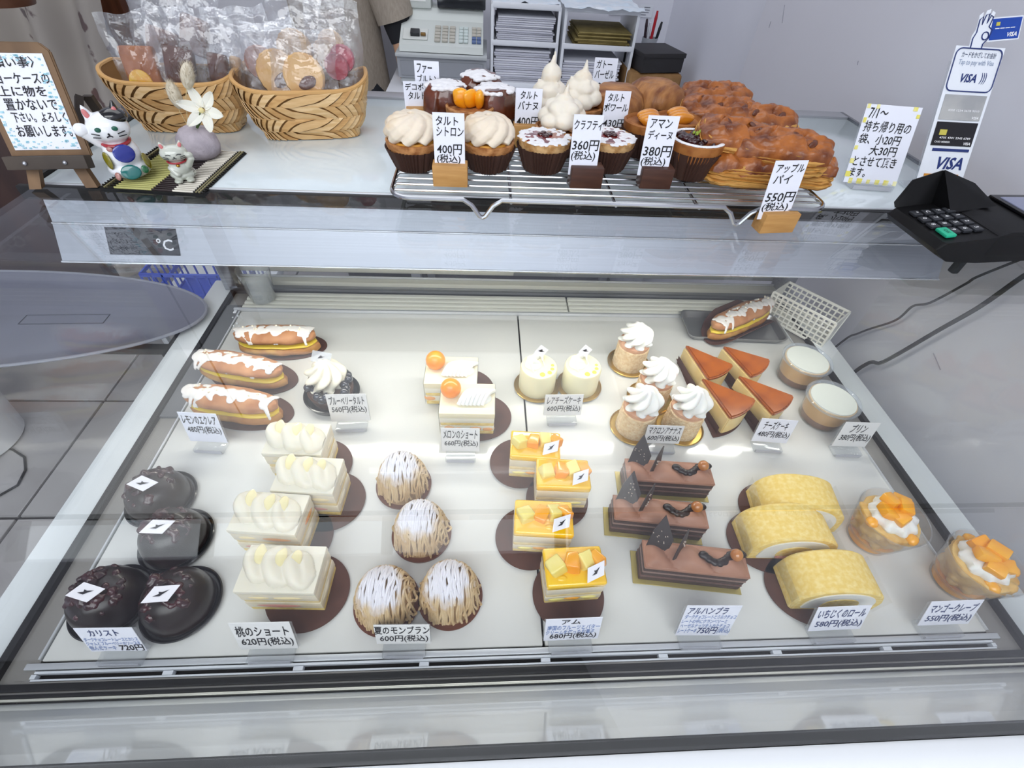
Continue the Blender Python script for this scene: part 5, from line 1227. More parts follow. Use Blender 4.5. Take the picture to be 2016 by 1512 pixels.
flat('grey_card_print', .07, .93, .50, .675, mat('card_silver', '#a8a9ab', '#bdbdbb', rough=.3, scale=30, metal=.2)); o = flat('black_card_print', .07, .93, .315, .485, mat('card_black', '#1d1b20', rough=.3))
flat('chip_print', .17, .32, .39, .43, mat('chip_gold', '#c9bd55', rough=.4), -.001)
flat('blue_bar', .14, .92, .275, .295, vb); flat('orange_bar', .12, .86, .088, .106, vo)
g = G(); wt = mat('print_white', '#f1f1f3', rough=.5)
for a in [('VISA', .74, .90, .325, .345), ('VISA', .74, .90, .51, .53), ('4705 4301 2345 6789', .2, .86, .365, .38), ('4000 1234 5678 9010', .2, .86, .56, .575), ('CARD MEMBER', .12, .45, .335, .348)]: lettering(g, a[0], X(a[1]), X(a[2]), Z(a[3]), Z(a[4]), -.0012, M=R)
g.ob('card_lettering', wt, t)
g = G(); cr = [(X(.03+.0), Z(.70)), (X(.97), Z(.70)), (X(.97), Z(.985)), (X(.03), Z(.985))]
pts = []
for (x, z), a0 in zip(((X(.97)-.006, Z(.70)+.006), (X(.97)-.006, Z(.985)-.006), (X(.03)+.006, Z(.985)-.006), (X(.03)+.006, Z(.70)+.006)), (-90, 0, 90, 180)):
    pts += [(x+.006*math.cos(math.radians(a0+90*i/4)), -.0006, z+.006*math.sin(math.radians(a0+90*i/4))) for i in range(5)]
g.tube(pts, .0006, 5, closed=True, M=R); g.ob('rounded_outline', vb, t)
# hand with raised card, cut-out above the sign
hp = [(.28, 0), (.27, .12), (.31, .20), (.30, .36), (.35, .40), (.37, .30), (.40, .42), (.46, .44), (.46, .32), (.50, .42), (.55, .40), (.52, .28), (.60, .24), (.58, .14), (.50, .06), (.50, 0)]
hz2 = Z(.985)
outer = [(X(a)+(a-.42)*.010, hz2+b*.075+.002*(b > 0)) for a, b in hp]
G().prism([(x, z) for x, z in outer], -.0003, .0003, M=R @ Matrix.Rotation(PI/2, 4, 'X')).ob('hand_cutout', mat('sign_white', '#e9edf4'), t)
G().tube([(X(a), -.0008, hz2+b*.070) for a, b in hp], .0005, 5, M=R).tube([(X(.50)+.0035*math.cos(a), -.0008, hz2+.0115+.0035*math.sin(a)) for a in [2*PI*i/12 for i in range(12)]], .0005, 5, closed=True, M=R).ob('hand_outline', vb, t)
Rc = R @ Matrix.Translation((X(.86), 0, hz2+.019)) @ Matrix.Rotation(-.12, 4, 'Y')
o = G().bbox((0, 0, 0), (.034, .0008, .0215), .0003, 1, M=Rc).ob('white_card_edge', mat('sign_white', '#e9edf4'), t); G().bbox((0, -.0005, 0), (.031, .0008, .0188), .0003, 1, M=Rc).ob('blue_card', mat('card_blue', '#1d49a8', '#1a3f98', rough=.3, scale=20), t)
g = G(); lettering(g, 'VISA', .002, .0135, -.0075, -.0035, -.0011, M=Rc); 
for k in range(4): g.box((-.0125+.0055*k+.003, -.001, .0005), (.0045, .0005, .0007), M=Rc)
g.ob('blue_card_print', wt, t); G().box((-.0095, -.001, .0045), (.004, .0005, .0032), M=Rc).ob('chip_print', mat('chip_gold', '#c9bd55'), t)
G().prism([(-wd*.62, -.016), (wd*.62, -.016), (wd*.62, .02), (-wd*.62, .02)], 0, .003, bev=.0008).ob('clear_base', acryl, t)

# ------------------------------------------------------------------ card terminal
a, b = at(1792, 440, .262), at(2016, 470, .262); p0 = Vector((.766, .240, ZT+.002)); 
t = thing('card_terminal', 'black card payment terminal with keypad on the right end of the glass', 'payment terminal', tuple(p0), math.radians(3)); t.scale = (.84, .84, .84)
bk_ = mat('terminal_black', '#0b0b0d', rough=.42, spec=.3); bks = mat('terminal_side', '#101012', rough=.5, spec=.3)
def tl(y, ins=0): 
    return [(.004+ins, y, .010), (.0, y, .016), (.004+ins, y, .024), (.058, y, .030), (.072, y, .036), (.19, y, .040), (.19, y, .006), (.06, y, .000), (.022, y, .002)]
rings([tl(0, .004), tl(.003), tl(.079), tl(.082, .004)]).ob('terminal_body', bk_, t, angle=50)
G().bbox((.125, .041, .020), (.13, .0845, .026), .005).ob('terminal_case_lower', bks, t)
sl = math.atan2(.006, .054)
for r in range(4):
    for c_ in range(4):
        green = (r == 0 and c_ == 0); x = .013+r*.0125; y = .019+c_*.0135
        if r == 0 and c_ == 0: continue
        o = G().bbox((0, 0, .0008), (.0098, .0105, .0028), .001).ob('key', mat('key_grey', '#2c2e33', rough=.4), t, (x, y, .0250+(x-.004)*.11), (0, -sl, 0))
        s = [['', '8', '0', '*'], ['9', '8', '7', 'C'], ['6', '5', '4', 'F'], ['3', '2', '1', '<']][r][c_]
        v, f = line_geo(s); G().add([(p[1]*.0062-.0022, -(p[0]*.0062-.0018), .0024) for p in v], f).ob('key_lettering', wt, o)
o = G().bbox((0, 0, .0012), (.0115, .017, .0034), .0014).ob('green_key', mat('key_green', '#28b48c', rough=.4), t, (.0155, .0165, .0262), (0, -sl, 0))
v, f = line_geo('OK'); G().add([(p[1]*.0055-.002, -(p[0]*.0055-.0035), .0031) for p in v], f).ob('key_lettering', mat('key_dark', '#1c6b55', rough=.5), o)
# privacy hood round the keypad
g = G()
hd = [(.004, .028, .004), (.014, .052, .012), (.046, .062, .016), (.085, .048, .012), (.092, .038, .002)]
v = []; 
for (x, z, o_) in hd: v += [(x, .080, .024), (x, .083+o_*.6, z)]
g.add(v, [(2*i, 2*i+2, 2*i+3, 2*i+1) for i in range(4)])
v = [(.060, .003, .034), (.090, .003, .042), (.088, .085, .050), (.052, .085, .060), (.046, .0905, .062), (.070, .003, .038)]
bm = bmesh.new(); vs = [bm.verts.new(q) for q in g.v]; [bm.faces.new([vs[i] for i in f]) for f in g.f]; bm.normal_update(); bmesh.ops.solidify(bm, geom=bm.faces[:], thickness=.0018); G().frombm(bm).ob('privacy_hood', bk_, t)
G().add([(.048, .082, .026), (.092, .082, .036), (.092, .088, .050), (.046, .092, .063), (.050, .055, .030), (.094, .050, .041)], [(0, 1, 2, 3), (0, 3, 4), (1, 5, 2), (3, 2, 5, 4)]).ob('hood_wing', bk_, t)
G().bbox((.150, .041, .0405), (.066, .060, .003), .001).ob('screen', mat('lcd_grey', '#8e92ab', '#8488a2', rough=.2, scale=10), t)
G().bbox((.150, .041, .0395), (.078, .076, .003), .0012).ob('screen_bezel', mat('bezel_black', '#0f0f12', rough=.25), t)
G().bbox((.190, .110, -.040), (.010, .010, .090), .002).bbox((.186, .097, .008), (.018, .034, .006), .001).ob('mount_bracket', bks, t)
cblm = mat('black_cable', '#1b1b1e', rough=.5)
def cable(label, pts, end, r):
    P3 = [atx(*q, .950) for q in pts]+[Vector(end)]; out = []
    for i in range(len(P3)-1):
        a0, a1, a2, a3 = P3[max(0, i-1)], P3[i], P3[i+1], P3[min(len(P3)-1, i+2)]
        for s in range(6):
            u = s/6; out.append(.5*((2*a1)+(a2-a0)*u+(2*a0-5*a1+4*a2-a3)*u*u+(3*a1-a0-3*a2+a3)*u**3))
    o = G().tube(out+[P3[-1]], r, 8).ob('power_cable', cblm); o['label'] = label; o['category'] = 'cable'
cable('thin wavy black cable running down the right wall from the terminal', [(2060, 490), (2016, 508), (1924, 545), (1901, 559), (1831, 596), (1797, 603), (1762, 631), (1693, 655), (1640, 687)], (.945, .50, -.30), .0016)
cable('thicker straight black cable below the wavy one on the right wall', [(2080, 510), (2016, 543), (1930, 603), (1848, 650), (1740, 712), (1672, 740)], (.94, .44, -.40), .0028)
# ------------------------------------------------------------------ behind the counter
TZ = aty(800, 158, 1.55).z
t = thing('back_table', 'white work table along the back wall under the cash register', 'table', (.54, 1.62, FLOOR))
G().bbox((0, 0, TZ-FLOOR-.015), (.91, .48, .03), .003).ob('tabletop', mat('table_white', '#d9dbe2', rough=.4), t)
for sx in (-.42, .42):
    for sy in (-.22, .22): G().bbox((sx, sy, (TZ-FLOOR-.03)/2), (.035, .035, TZ-FLOOR-.03), .003).ob('leg', alu, t)
# cash register
xa, xb = aty(782, 120, 1.5).x, aty(958, 120, 1.5).x; W = xb-xa
t = thing('cash_register', 'pale grey cash register on the white table at the back', 'cash register', ((xa+xb)/2, 1.60, TZ+.001))
rg = mat('register_grey', '#b9bdbf', rough=.4); rgl = mat('register_light', '#cdd2cf', rough=.4)
G().bbox((0, 0, .012), (W*.96, .20, .016), .003).ob('register_foot', rg, t)
G().bbox((0, 0, .048), (W, .22, .056), .005).ob('cash_drawer', mat('drawer_grey', '#a3a6ac', rough=.4), t)
G().bbox((0, -.112, .046), (W*.92, .004, .036), .001).ob('drawer_front', mat('drawer_front_grey', '#979aa1', rough=.4), t)
G().bbox((0, -.004, .078), (W*1.01, .235, .008), .002).ob('drawer_top', rg, t)
w2 = W*.46; v = []
pr = [(-.105, .084), (-.100, .100), (.010, .140), (.035, .165), (.105, .170), (.105, .084)]
rings([[(x*w2, y, z) for y, z in pr] for x in (-1, -.985, .985, 1)]).ob('register_body', rgl, t, angle=20)
sl = math.atan2(.040, .110)
M = Matrix.Translation((0, -.100, .100)) @ Matrix.Rotation(sl, 4, 'X')
def onp(nm, c_, s_, m, par=t, bev=.001): return G().bbox(c_, s_, bev, 1, M=M).ob(nm, m, par)
key = mat('key_beige', '#b9b5ab', rough=.5); keyb = mat('key_blue', '#5b6f9a', rough=.5); keyw = mat('key_pale', '#c9d4d2', rough=.5)
for r in range(5):
    for c_ in range(3): onp('register_key', (-.012+c_*.021, .020+r*.015, .003), (.016, .011, .005), key)
    for c_ in range(2): onp('register_key', (.055+c_*.014, .020+r*.015, .003), (.012, .011, .005), keyw)
    for c_ in range(2): onp('register_key', (.092+c_*.014, .020+r*.015, .003), (.012, .011, .005), keyb if r < 2 else key)
onp('key_plate', (-.075, .045, .002), (.07, .05, .003), mat('register_plate', '#d5d8d4', rough=.4)); onp('mode_lock', (-.075, .042, .008), (.026, .022, .010), mat('lock_black', '#2b2d30', rough=.3)); onp('mode_key', (-.052, .036, .008), (.014, .008, .006), mat('brass', '#8a6a3a', rough=.4, metal=.6))
G().bbox((-.070, .060, .178), (.075, .07, .03), .006).ob('printer_cover', rgl, t); G().box((-.070, .0238, .182), (.045, .002, .004)).ob('receipt', mat('receipt_paper', '#f2f2f2', rough=.7), t)
G().bbox((.055, .045, .182), (.14, .05, .03), .004, M=Matrix.Identity(4)).ob('register_display', mat('display_dark', '#26282c', rough=.15, coat=.6), t); G().bbox((.045, .065, .215), (.16, .03, .04), .003).ob('display_top', mat('register_cream', '#c8cbbd', rough=.5), t)
# letter trays with paper
lt = mat('tray_white_plastic', '#e9ecf2', rough=.35, coat=.2); pp = mat('sheet_paper', '#e3e4ec', rough=.8); pp2 = mat('sheet_paper_shade', '#cfd0dc', rough=.8)
def letter_tray(label, x0, x1, y0, zs):
    t = thing('letter_tray', label, 'letter tray', ((x0+x1)/2, y0+.11, TZ+.001), 0, 'white letter trays'); w = x1-x0
    for z in zs:
        G().bbox((0, 0, z), (w, .22, .004), .001).ob('tray_floor', lt, t); G().bbox((0, -.111, z+.006), (w, .003, .012), .001).ob('tray_lip', lt, t)
    for s in (-1, 1):
        G().bbox((s*(w/2+.001), 0, zs[-1]/2+.004), (.003, .22, zs[-1]+.006), .001).ob('tray_side', lt, t)
        G().bbox((s*(w/2-.001), -.108, zs[-1]/2+.004), (.008, .006, zs[-1]+.006), .001).ob('tray_post', lt, t)
    return t
def stack(label, nm, x, y, z, w, d, n, th, m, grp, seed, jit=.004, cat='paper'):
    t = thing(nm, label, cat, (x, y, z), 0, grp); random.seed(seed)
    me = G().bbox((0, 0, 0), (w, d, th*.8), min(.0003, th*.3), 1).mesh('sheet'); me.materials.append(m)
    me2 = me.copy(); me2.materials.clear(); me2.materials.append(pp2)
    for i in range(n): link('sheet', me if i % 2 or m is not pp else me2, None, t, (random.uniform(-jit, jit), random.uniform(-jit, jit), th*(i+.5)), (0, 0, random.uniform(-.02, .02)))
y0 = 1.52
zl = aty(1020, 90, y0).z-TZ-.001; zr = aty(1175, 98, y0).z-TZ-.001
a0, a1 = aty(968, 90, y0).x, aty(1097, 90, y0).x; b0, b1 = aty(1107, 98, y0).x, aty(1246, 98, y0).x
letter_tray('white letter tray rack full of forms right of the cash register', a0, a1, y0, [.002, zl, zl+.085])
letter_tray('white letter tray rack holding brown envelopes beside the pens', b0, b1, y0, [.002, zr, zr+.085])
stack('thick stack of white forms on the lower left tray', 'paper_stack', (a0+a1)/2-.004, y0+.105, TZ+.0055, (a1-a0)*.86, .19, 16, (zl-.012)/17, pp, 'paper in the letter trays', 1)
stack('stack of slips on the upper left tray', 'paper_stack', (a0+a1)/2, y0+.105, TZ+zl+.0035, (a1-a0)*.86, .19, 14, .0045, pp, 'paper in the letter trays', 2)
stack('stack of white sheets on the lower right tray', 'paper_stack', (b0+b1)/2-.01, y0+.105, TZ+.0055, (b1-b0)*.84, .19, 12, (zr-.03)/13, pp, 'paper in the letter trays', 3)
stack('bundle of brown kraft envelopes on the upper right tray', 'envelope_stack', (b0+b1)/2+.012, y0+.10, TZ+zr+.0035, (b1-b0)*.74, .18, 9, .0042, mat('kraft_paper', '#a5935c', '#94834e', rough=.8, scale=30), 'paper in the letter trays', 4, .006)
def film(label, x, y, z, w, d, seed):
    o = G().sheet(lambda u, v: ((u-.5)*w, (v-.5)*d, .006*noise.noise(Vector((u*5+seed, v*4, 0)))+.004*noise.noise(Vector((u*12, v*9, seed)))), 30, 20, thick=.0006).ob('plastic_bag', mat('bag_white', '#dde3ea', '#cfdce8', rough=.35, scale=20, alpha=1), loc=(x, y, z)); o['label'] = label; o['category'] = 'bag'; o['group'] = 'plastic bags on the trays'
film('crumpled white plastic bags on top of the left paper tray', (a0+a1)/2, y0+.10, TZ+zl+.098, (a1-a0)*1.0, .2, 1)
film('crumpled white plastic bags on top of the right paper tray', (b0+b1)/2, y0+.08, TZ+zr+.098, (b1-b0)*1.08, .22, 2)
# pens in a cup, dark box on a kraft bag
p = aty(1278, 82, 1.70); t = thing('pen_cup', 'grey cup of pens beside the black box', 'pen cup', (p.x, 1.70, TZ+.001))
hh = p.z-TZ; G().lathe([(.022, 0), (.024, hh+.01), (.0225, hh+.01), (.021, .002), (.001, .002)], 32).ob('cup_wall', mat('pen_cup_grey', '#a9adb5', rough=.3), t)
for k, (cn, cc, lab, dx, hp2) in enumerate((('pen_red', '#b3202c', 'red marker pen in the cup', .004, .075), ('pen_black', '#1d1d22', 'black pen in the cup leaning right', .022, .05), ('pen_white', '#cfd2da', 'white pen in the cup', -.008, .045), ('pen_dark', '#33242c', 'black-capped pen in the cup, leftmost', -.018, .055))):
    tp = thing('pen', lab, 'pen', (p.x+dx*.3, 1.698, TZ+.004), 0, 'pens in the cup', rot=(0, dx*6, 0)); G().tube([(0, 0, 0), (0, 0, hh+hp2-.02)], .0045, 10).ob('barrel', mat(cn, cc, rough=.35), tp); G().tube([(0, 0, hh+hp2-.02), (0, 0, hh+hp2)], .005, 10, taper=lambda u: 1-.4*u).ob('pen_cap', mat(cn, cc), tp)
xa, xb = aty(1245, 130, 1.50).x, aty(1340, 130, 1.50).x; zt, zb2 = aty(1290, 112, 1.46).z, aty(1290, 148, 1.46).z
t = thing('black_box', 'black box tissue-sized on a kraft bag at the back right', 'box', ((xa+xb)/2, 1.55, zb2), .22)
G().bbox((0, 0, (zt-zb2)/2), ((xb-xa)*.92, .13, zt-zb2), .003).ob('box_body', mat('box_black', '#2a282a', rough=.6), t); G().bbox((0, 0, (zt-zb2)-.002), ((xb-xa)*.95, .135, .012), .002).ob('box_lid', mat('box_black', '#2a282a'), t)
o = G().bbox((0, 0, 0), ((xb-xa)*1.1, .15, zb2-TZ-.004), .01, 3).rough(.006, 18, 3).ob('kraft_bag', mat('kraft_bag', '#a07a4e', '#8c6840', rough=.8, scale=20), loc=((xa+xb)/2, 1.56, (zb2+TZ)/2), rot=(0, 0, .04)); o['label'] = 'flattened brown kraft bag under the black box'; o['category'] = 'bag'
# little papers pinned to the back wall
random.seed(5)
for k, (px, py, s, lab) in enumerate(((1215, 16, .05, 'small printed paper pinned left of the other two'), (1245, 22, .04, 'small printed paper pinned in the middle'), (1272, 22, .045, 'small striped paper strip pinned at the right'), (1108, 3, .05, 'white paper scrap pinned highest on the back wall'))):
    q = aty(px, py, YB-.004); t = thing('pinned_paper', lab, 'paper', (q.x, YB-.003, q.z), 0, 'papers pinned to the back wall')
    G().box((0, 0, 0), (s, .001, s*.75)).ob('paper_sheet', mat('pinned_white', '#dfe2ea', rough=.8), t)
    g = G()
    for i in range(4): g.box((random.uniform(-.2, .1)*s, -.001, (i-1.5)*s*.15), (s*random.uniform(.4, .7), .0006, s*.035))
    g.ob('print_lines', mat('print_dark', '#5b606c', rough=.7), t)

# ------------------------------------------------------------------ person behind the counter
px0 = aty(578, 60, 1.66).x; px1 = aty(752, 60, 1.66).x; pcx = (px0+px1)/2; hw = (px1-px0)/2
t = thing('person', 'person in a beige linen smock standing behind the counter, head out of view', 'person', (pcx, 1.66, FLOOR))
g = G(); H0 = 0
g.cap((-.055, 0, .86), (-.06, 0, .48), .062, .05); g.cap((.055, 0, .86), (.06, 0, .48), .062, .05); g.cap((-.06, 0, .48), (-.065, .01, .09), .05, .036); g.cap((.06, 0, .48), (.065, .01, .09), .05, .036)
for s in (-1, 1): g.cap((s*.075, .02, .045), (s*.08, -.12, .035), .042, .032)
g.ball((0, 0, .93), (.115, .075, .13), sub=3); g.ball((0, 0, 1.10), (.100, .07, .17), sub=3); g.ball((0, 0, 1.25), (.115, .07, .14), sub=3)
g.cap((-.13, 0, 1.33), (.13, 0, 1.33), .055, .055); g.cap((0, .0, 1.33), (0, -.01, 1.46), .055, .048); g.ball((0, -.01, 1.54), (.075, .095, .11), sub=3)
g.cap((.165, 0, 1.32), (.185, .0, 1.07), .048, .040); g.cap((.185, .0, 1.07), (.215, -.09, .88), .038, .027); g.cap((-.12, .02, 1.32), (-.11, .09, 1.12), .046, .038); g.cap((-.11, .09, 1.12), (-.01, .15, 1.02), .036, .027)
for (hx, hy, hzz, dx, dy, dz) in ((.222, -.11, .84, .15, -.3, -1), (.01, .16, 1.01, 1, .1, -.2)):
    g.ball((hx, hy, hzz), (.026, .026, .034), sub=2); d = Vector((dx, dy, dz)).normalized(); sd = d.cross(Vector((0, 1, .2))).normalized()
    for k in range(4):
        b0_ = Vector((hx, hy, hzz))+sd*(-.018+.012*k); g.cap(b0_+d*.02, b0_+d*(.062+.008*math.sin(k*1.2)), .0082, .0065)
    g.cap((hx, hy, hzz), Vector((hx, hy, hzz))-sd*.03+d*.035, .010, .008)
fuse(g, .010, .5, 3).ob('body', mat('skin', '#c79d80', rough=.55, sss=.2), t)
G().lathe([(.135, .09), (.135, .50), (.135, .85), (.12, .95)], 30, sy=.72).ob('dark_trousers', mat('dark_trousers', '#26282e', rough=.8), t)
linen = mat('linen_beige', '#a89d90', '#978c80', rough=.9, scale=260, stretch=(1, 1, .25), lo=.3, hi=.7, bump=.3, bscale=500)
def smock(r, z, th, j):
    k = max(0, (1.15-z))*.20; return r*(1+k*.35*math.sin(th*7+z*3)+.02*math.sin(th*3+z*9)), z
G().lathe([(hw*1.12, .48), (hw*1.10, .60), (hw*1.06, .72), (hw*1.03, .84), (hw*.97, .98), (hw*.95, 1.10), (hw*1.0, 1.24), (hw*.98, 1.33), (.075, 1.39), (.07, 1.40)], 72, smock, sy=.72).ob('linen_smock', linen, t)
sh = G()
a_, b_ = Vector((hw*.72, 0, 1.33)), aty(782, 40, 1.63)-Vector((pcx, 1.66, FLOOR))
sh.tube([a_, a_*.65+b_*.35+Vector((.008, 0, 0)), a_*.3+b_*.7, b_], .075, 22, taper=lambda u: .95-.22*u); sh.rough(.006, 14, 3).ob('sleeve', linen, t)
d = (b_-a_).normalized(); G().tube([b_-d*.03, b_+d*.02, b_+d*.05], .046, 16, taper=lambda u: 1-.15*u).ob('dark_cuff', mat('dark_cuff', '#1e1f24', rough=.8), t)
a2 = Vector((-hw*.62, .02, 1.33)); b2 = Vector((-.11, .09, 1.12)); G().tube([a2, (a2+b2)/2, b2], .068, 20, taper=lambda u: 1-.15*u).ob('sleeve', linen, t)
G().ball((0, .01, 1.565), (.086, .105, .105), sub=3).rough(.006, 30, 2).ob('hair', mat('dark_hair', '#231c19', rough=.6, bump=.4, bscale=300), t)
g = G()
for k in (-1, 1): g.ball((k*.030, -.098, 1.545), (.012, .008, .007), sub=2)
g.ob('eyes', mat('eye_dark', '#2a211d', rough=.2), t); G().ball((0, -.108, 1.52), (.011, .014, .018), sub=2).ob('nose', mat('skin', '#c79d80'), t); G().ball((0, -.100, 1.485), (.022, .007, .006), sub=2).ob('mouth', mat('lips', '#a5645a', rough=.4), t)

# ------------------------------------------------------------------ curtain, post and dark furniture at the left
cm = bpy.data.materials.new('floral_curtain'); cm.use_nodes = True; N = cm.node_tree.nodes; L = cm.node_tree.links; b = N['Principled BSDF']; b.inputs['Roughness'].default_value = .9
tc = N.new('ShaderNodeTexCoord'); vo_ = N.new('ShaderNodeTexVoronoi'); vo_.inputs['Scale'].default_value = 11; nz = N.new('ShaderNodeTexNoise'); nz.inputs['Scale'].default_value = 26; nz.inputs['Detail'].default_value = 5
L.new(tc.outputs['UV'], vo_.inputs['Vector']); L.new(tc.outputs['UV'], nz.inputs['Vector'])
ad = N.new('ShaderNodeMath'); ad.operation = 'MULTIPLY_ADD'; L.new(nz.outputs['Fac'], ad.inputs[0]); ad.inputs[1].default_value = .6; L.new(vo_.outputs['Distance'], ad.inputs[2])
rp = N.new('ShaderNodeValToRGB'); L.new(ad.outputs[0], rp.inputs[0]); rp.color_ramp.elements[0].position = .54; rp.color_ramp.elements[1].position = .60
mxc = N.new('ShaderNodeMix'); mxc.data_type = 'RGBA'; L.new(rp.outputs[0], mxc.inputs['Factor']); cr2 = N.new('ShaderNodeValToRGB'); L.new(vo_.outputs['Color'], cr2.inputs[0]); cr2.color_ramp.elements[0].color = hexc('#6b6c70'); cr2.color_ramp.elements[1].color = hexc('#7a5a55')
L.new(cr2.outputs[0], mxc.inputs['A']); mxc.inputs['B'].default_value = hexc('#b7b0a9'); L.new(mxc.outputs['Result'], b.inputs['Base Color'])
yc = 1.45; tr_, br_ = aty(206, 0, yc), aty(250, 226, yc); 
def cur(u, v):
    zz = .75+(FLOOR+.25-.75)*v; xr = tr_.x+(br_.x-tr_.x)*(zz-tr_.z)/(br_.z-tr_.z); xr = max(xr, tr_.x-.42); xl = -2.0
    x = xl+(xr-xl)*u; return (x, yc+.030*math.sin(u*62+.6*math.sin(v*4))+.012*math.sin(u*23+1), zz)
g = G().sheet(cur, 260, 24); me = g.mesh('floral_curtain', 180); uvl = me.uv_layers.new()
for l in me.loops: co = me.vertices[l.vertex_index].co; uvl.data[l.index].uv = (co.x*1.25, co.z*1.25)
o = link('floral_curtain', me, cm); o['label'] = 'pale floral curtain hanging in folds at the left'; o['category'] = 'curtain'
o = G().tube([(-2.1, yc, .76), (tr_.x+.05, yc, .76)], .012, 10).ob('curtain_rail', alu); o['label'] = 'metal rail carrying the floral curtain'; o['category'] = 'rail'
pxp = (aty(212, 20, 1.86).x, aty(243, 20, 1.86).x)
struct(G().bbox(((pxp[0]+pxp[1])/2, YB-.02, (FLOOR+1.64)/2), (pxp[1]-pxp[0]+.02, .04, 1.64-FLOOR), .003).ob('trim_2', mat('reddish_wood', '#74442a', '#5f3520', rough=.5, scale=14, stretch=(4, 1, .4))))
dk = mat('dark_brown_wood', '#2a1511', '#36201a', rough=.45, scale=12, stretch=(3, 3, .4)); 
t = thing('counter_flap', 'dark brown wooden swing flap at the left edge beside the easel', 'counter flap', (-1.44, .62, -.12))
G().bbox((0, 0, .17), (2.31, .03, .34), .008).ob('panel', dk, t); G().bbox((0, 0, .345), (2.32, .045, .024), .008).ob('top_rail', dk, t); G().bbox((-1.14, .005, .17), (.03, .05, .10), .004).ob('hinge', steel, t)
bw = mat('brown_wood', '#6a4532', '#593829', rough=.4, scale=14); q = aty(12, 8, 1.2)
t = thing('pendant_lamp', 'brown rounded pendant lamp shade just showing at the top left corner', 'lamp', (q.x, 1.2, 1.64))
G().lathe([(.035, q.z-1.64+.10), (.055, q.z-1.64+.07), (.060, q.z-1.64+.02), (.052, q.z-1.64), (.048, q.z-1.64+.004), (.001, q.z-1.64+.03)], 32).ob('lamp_shade', bw, t); G().tube([(0, 0, 0), (0, 0, q.z-1.64+.10)], .003, 6).ob('lamp_cord', mat('cord_black', '#151517'), t)


# ------------------------------------------------------------------ oval tray beside the case, on its stand
t0 = at(450, 625, .014); tcx = min(t0.x, -.034)-.3575; L1 = at(200, 548, .014); L2 = at(200, 728, .014); tcy = (L1.y+L2.y)/2+.002; trx, try_ = .355, abs(L1.y-L2.y)/2+.012
t = thing('oval_tray', 'large oval grey serving tray beside the left glass of the case', 'tray', (tcx, tcy, .0135), .04)
tgm = mat('tray_grey', '#6f7080', '#7d7f90', rough=.35, scale=7, detail=2, lo=.3, hi=.7, coat=.2)
def el(k, z, dx=0): return [((trx*k+dx)*math.cos(2*PI*i/96), (try_*k+dx)*math.sin(2*PI*i/96), z) for i in range(96)]
rings([el(.0, -.006), el(.80, -.006), el(.84, -.0055), el(.95, -.001), el(.985, .001), el(1.0, .001), el(1.0, -.001), el(.98, -.0015), el(.95, -.004), el(.85, -.008), el(.8, -.0085), el(.0, -.0085)], cap=False).ob('tray_body', tgm, t)
G().tube(el(1, .0005), .0022, 8, closed=True).ob('tray_rim', mat('rim_grey', '#8b8d99', rough=.3, coat=.3), t)
q1 = at(122, 634, .008); g = G(); 
for a, b in (((-.055, -.010), (.055, -.010)), ((-.055, .010), (.055, .010)), ((-.055, -.010), (-.055, .010)), ((.055, -.010), (.055, .010))): g.tube([(q1.x-tcx+a[0], q1.y-tcy+a[1], -.0055), (q1.x-tcx+b[0], q1.y-tcy+b[1], -.0055)], .0006, 5)
g.ob('embossed_frame', mat('emboss_dark', '#4e5060', rough=.4), t)
t = thing('tray_bracket', 'steel folding bracket on the left side of the case carrying the oval tray', 'bracket', (XL-.002, tcy, -.002))
for s in (-1, 1):
    G().bbox((-.17, s*.045, .0), (.34, .012, .010), .001).ob('bracket_arm', black, t)
G().bbox((-.002, 0, -.012), (.004, .12, .034), .001).ob('mounting_plate', black, t)
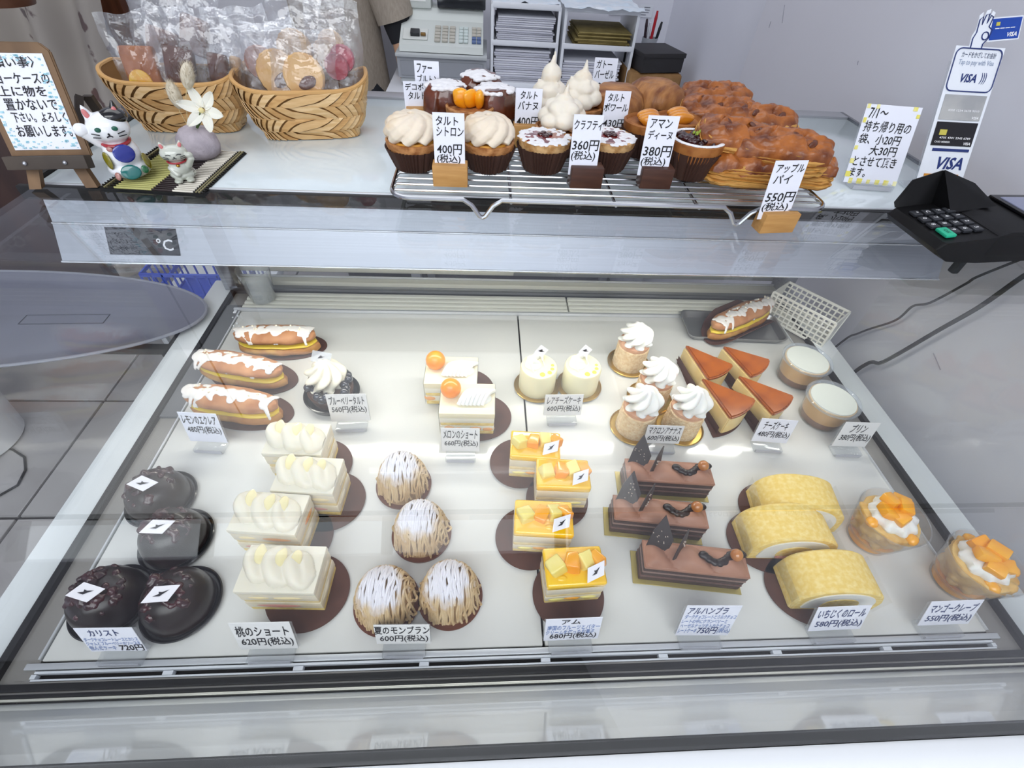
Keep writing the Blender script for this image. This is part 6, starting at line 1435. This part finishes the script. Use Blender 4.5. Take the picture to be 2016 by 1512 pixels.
# blue basket on a low white trolley behind the tray
t = thing('trolley', 'low white trolley behind the oval tray', 'trolley', (-.175, .71, FLOOR)); hz3 = -.13-FLOOR
G().bbox((0, 0, hz3-.012), (.20, .20, .02), .004).ob('trolley_top', railw, t); G().bbox((0, 0, .25), (.20, .20, .02), .004).ob('trolley_shelf', railw, t)
for sx in (-1, 1):
    for sy in (-1, 1): o = G().tube([(sx*.09, sy*.09, .03), (sx*.09, sy*.09, hz3-.02)], .007, 8).ob('post', alu, t); G().lathe([(.018, -.006), (.02, 0), (.018, .006)], 16, M=Matrix.Translation((sx*.09, sy*.09, .02)) @ Matrix.Rotation(PI/2, 4, 'X')).ob('wheel', black, t)
t = thing('blue_basket', 'blue slotted plastic basket on the trolley left of the case', 'basket', (-.165, .68, -.1275)); bl_ = mat('blue_plastic', '#3c57c0', rough=.35)
for s, ax in ((-1, 'y'), (1, 'y'), (-1, 'x'), (1, 'x')):
    g = G(); Lb = .15 if ax == 'y' else .12
    for z in (.004, .040, .085): g.bbox((0, 0, z), (Lb, .003, .008), .001, 1)
    for i in range(9): x = -Lb/2+Lb*i/8; g.bbox((x, 0, .045), (.004, .003, .085), .001, 1)
    M = Matrix.Translation((0, s*.06, 0)) if ax == 'y' else Matrix.Translation((s*.075, 0, 0)) @ Matrix.Rotation(PI/2, 4, 'Z')
    h = G(); h.add(g.v, g.f, M); h.ob('basket_side', bl_, t)
G().bbox((0, 0, .002), (.15, .12, .004), .001).ob('basket_floor', bl_, t)
# bucket and cable on the floor
t = thing('white_bucket', 'white plastic bucket on the tiled floor at the left edge', 'bucket', (-1.26, .86, FLOOR))
G().lathe([(.11, 0), (.125, .01), (.15, .26), (.156, .262), (.156, .27), (.147, .27), (.12, .014), (.001, .012)], 48).ob('bucket_wall', mat('bucket_white', '#e4e4e6', rough=.4), t); G().tube([(.15*math.cos(a), .15*math.sin(a), .262-.05*math.sin(a)) for a in [PI*i/12 for i in range(13)]], .003, 6).ob('bucket_handle', alu, t)
P4 = [at(x, y, FLOOR+.004) for x, y in ((-60, 985), (0, 975), (35, 955), (50, 925), (48, 900), (25, 885), (-10, 880), (-60, 878))]
o = G().tube(P4, .0035, 6).ob('floor_cable', cblm); o['label'] = 'looped dark cable lying on the floor tiles'; o['category'] = 'cable'
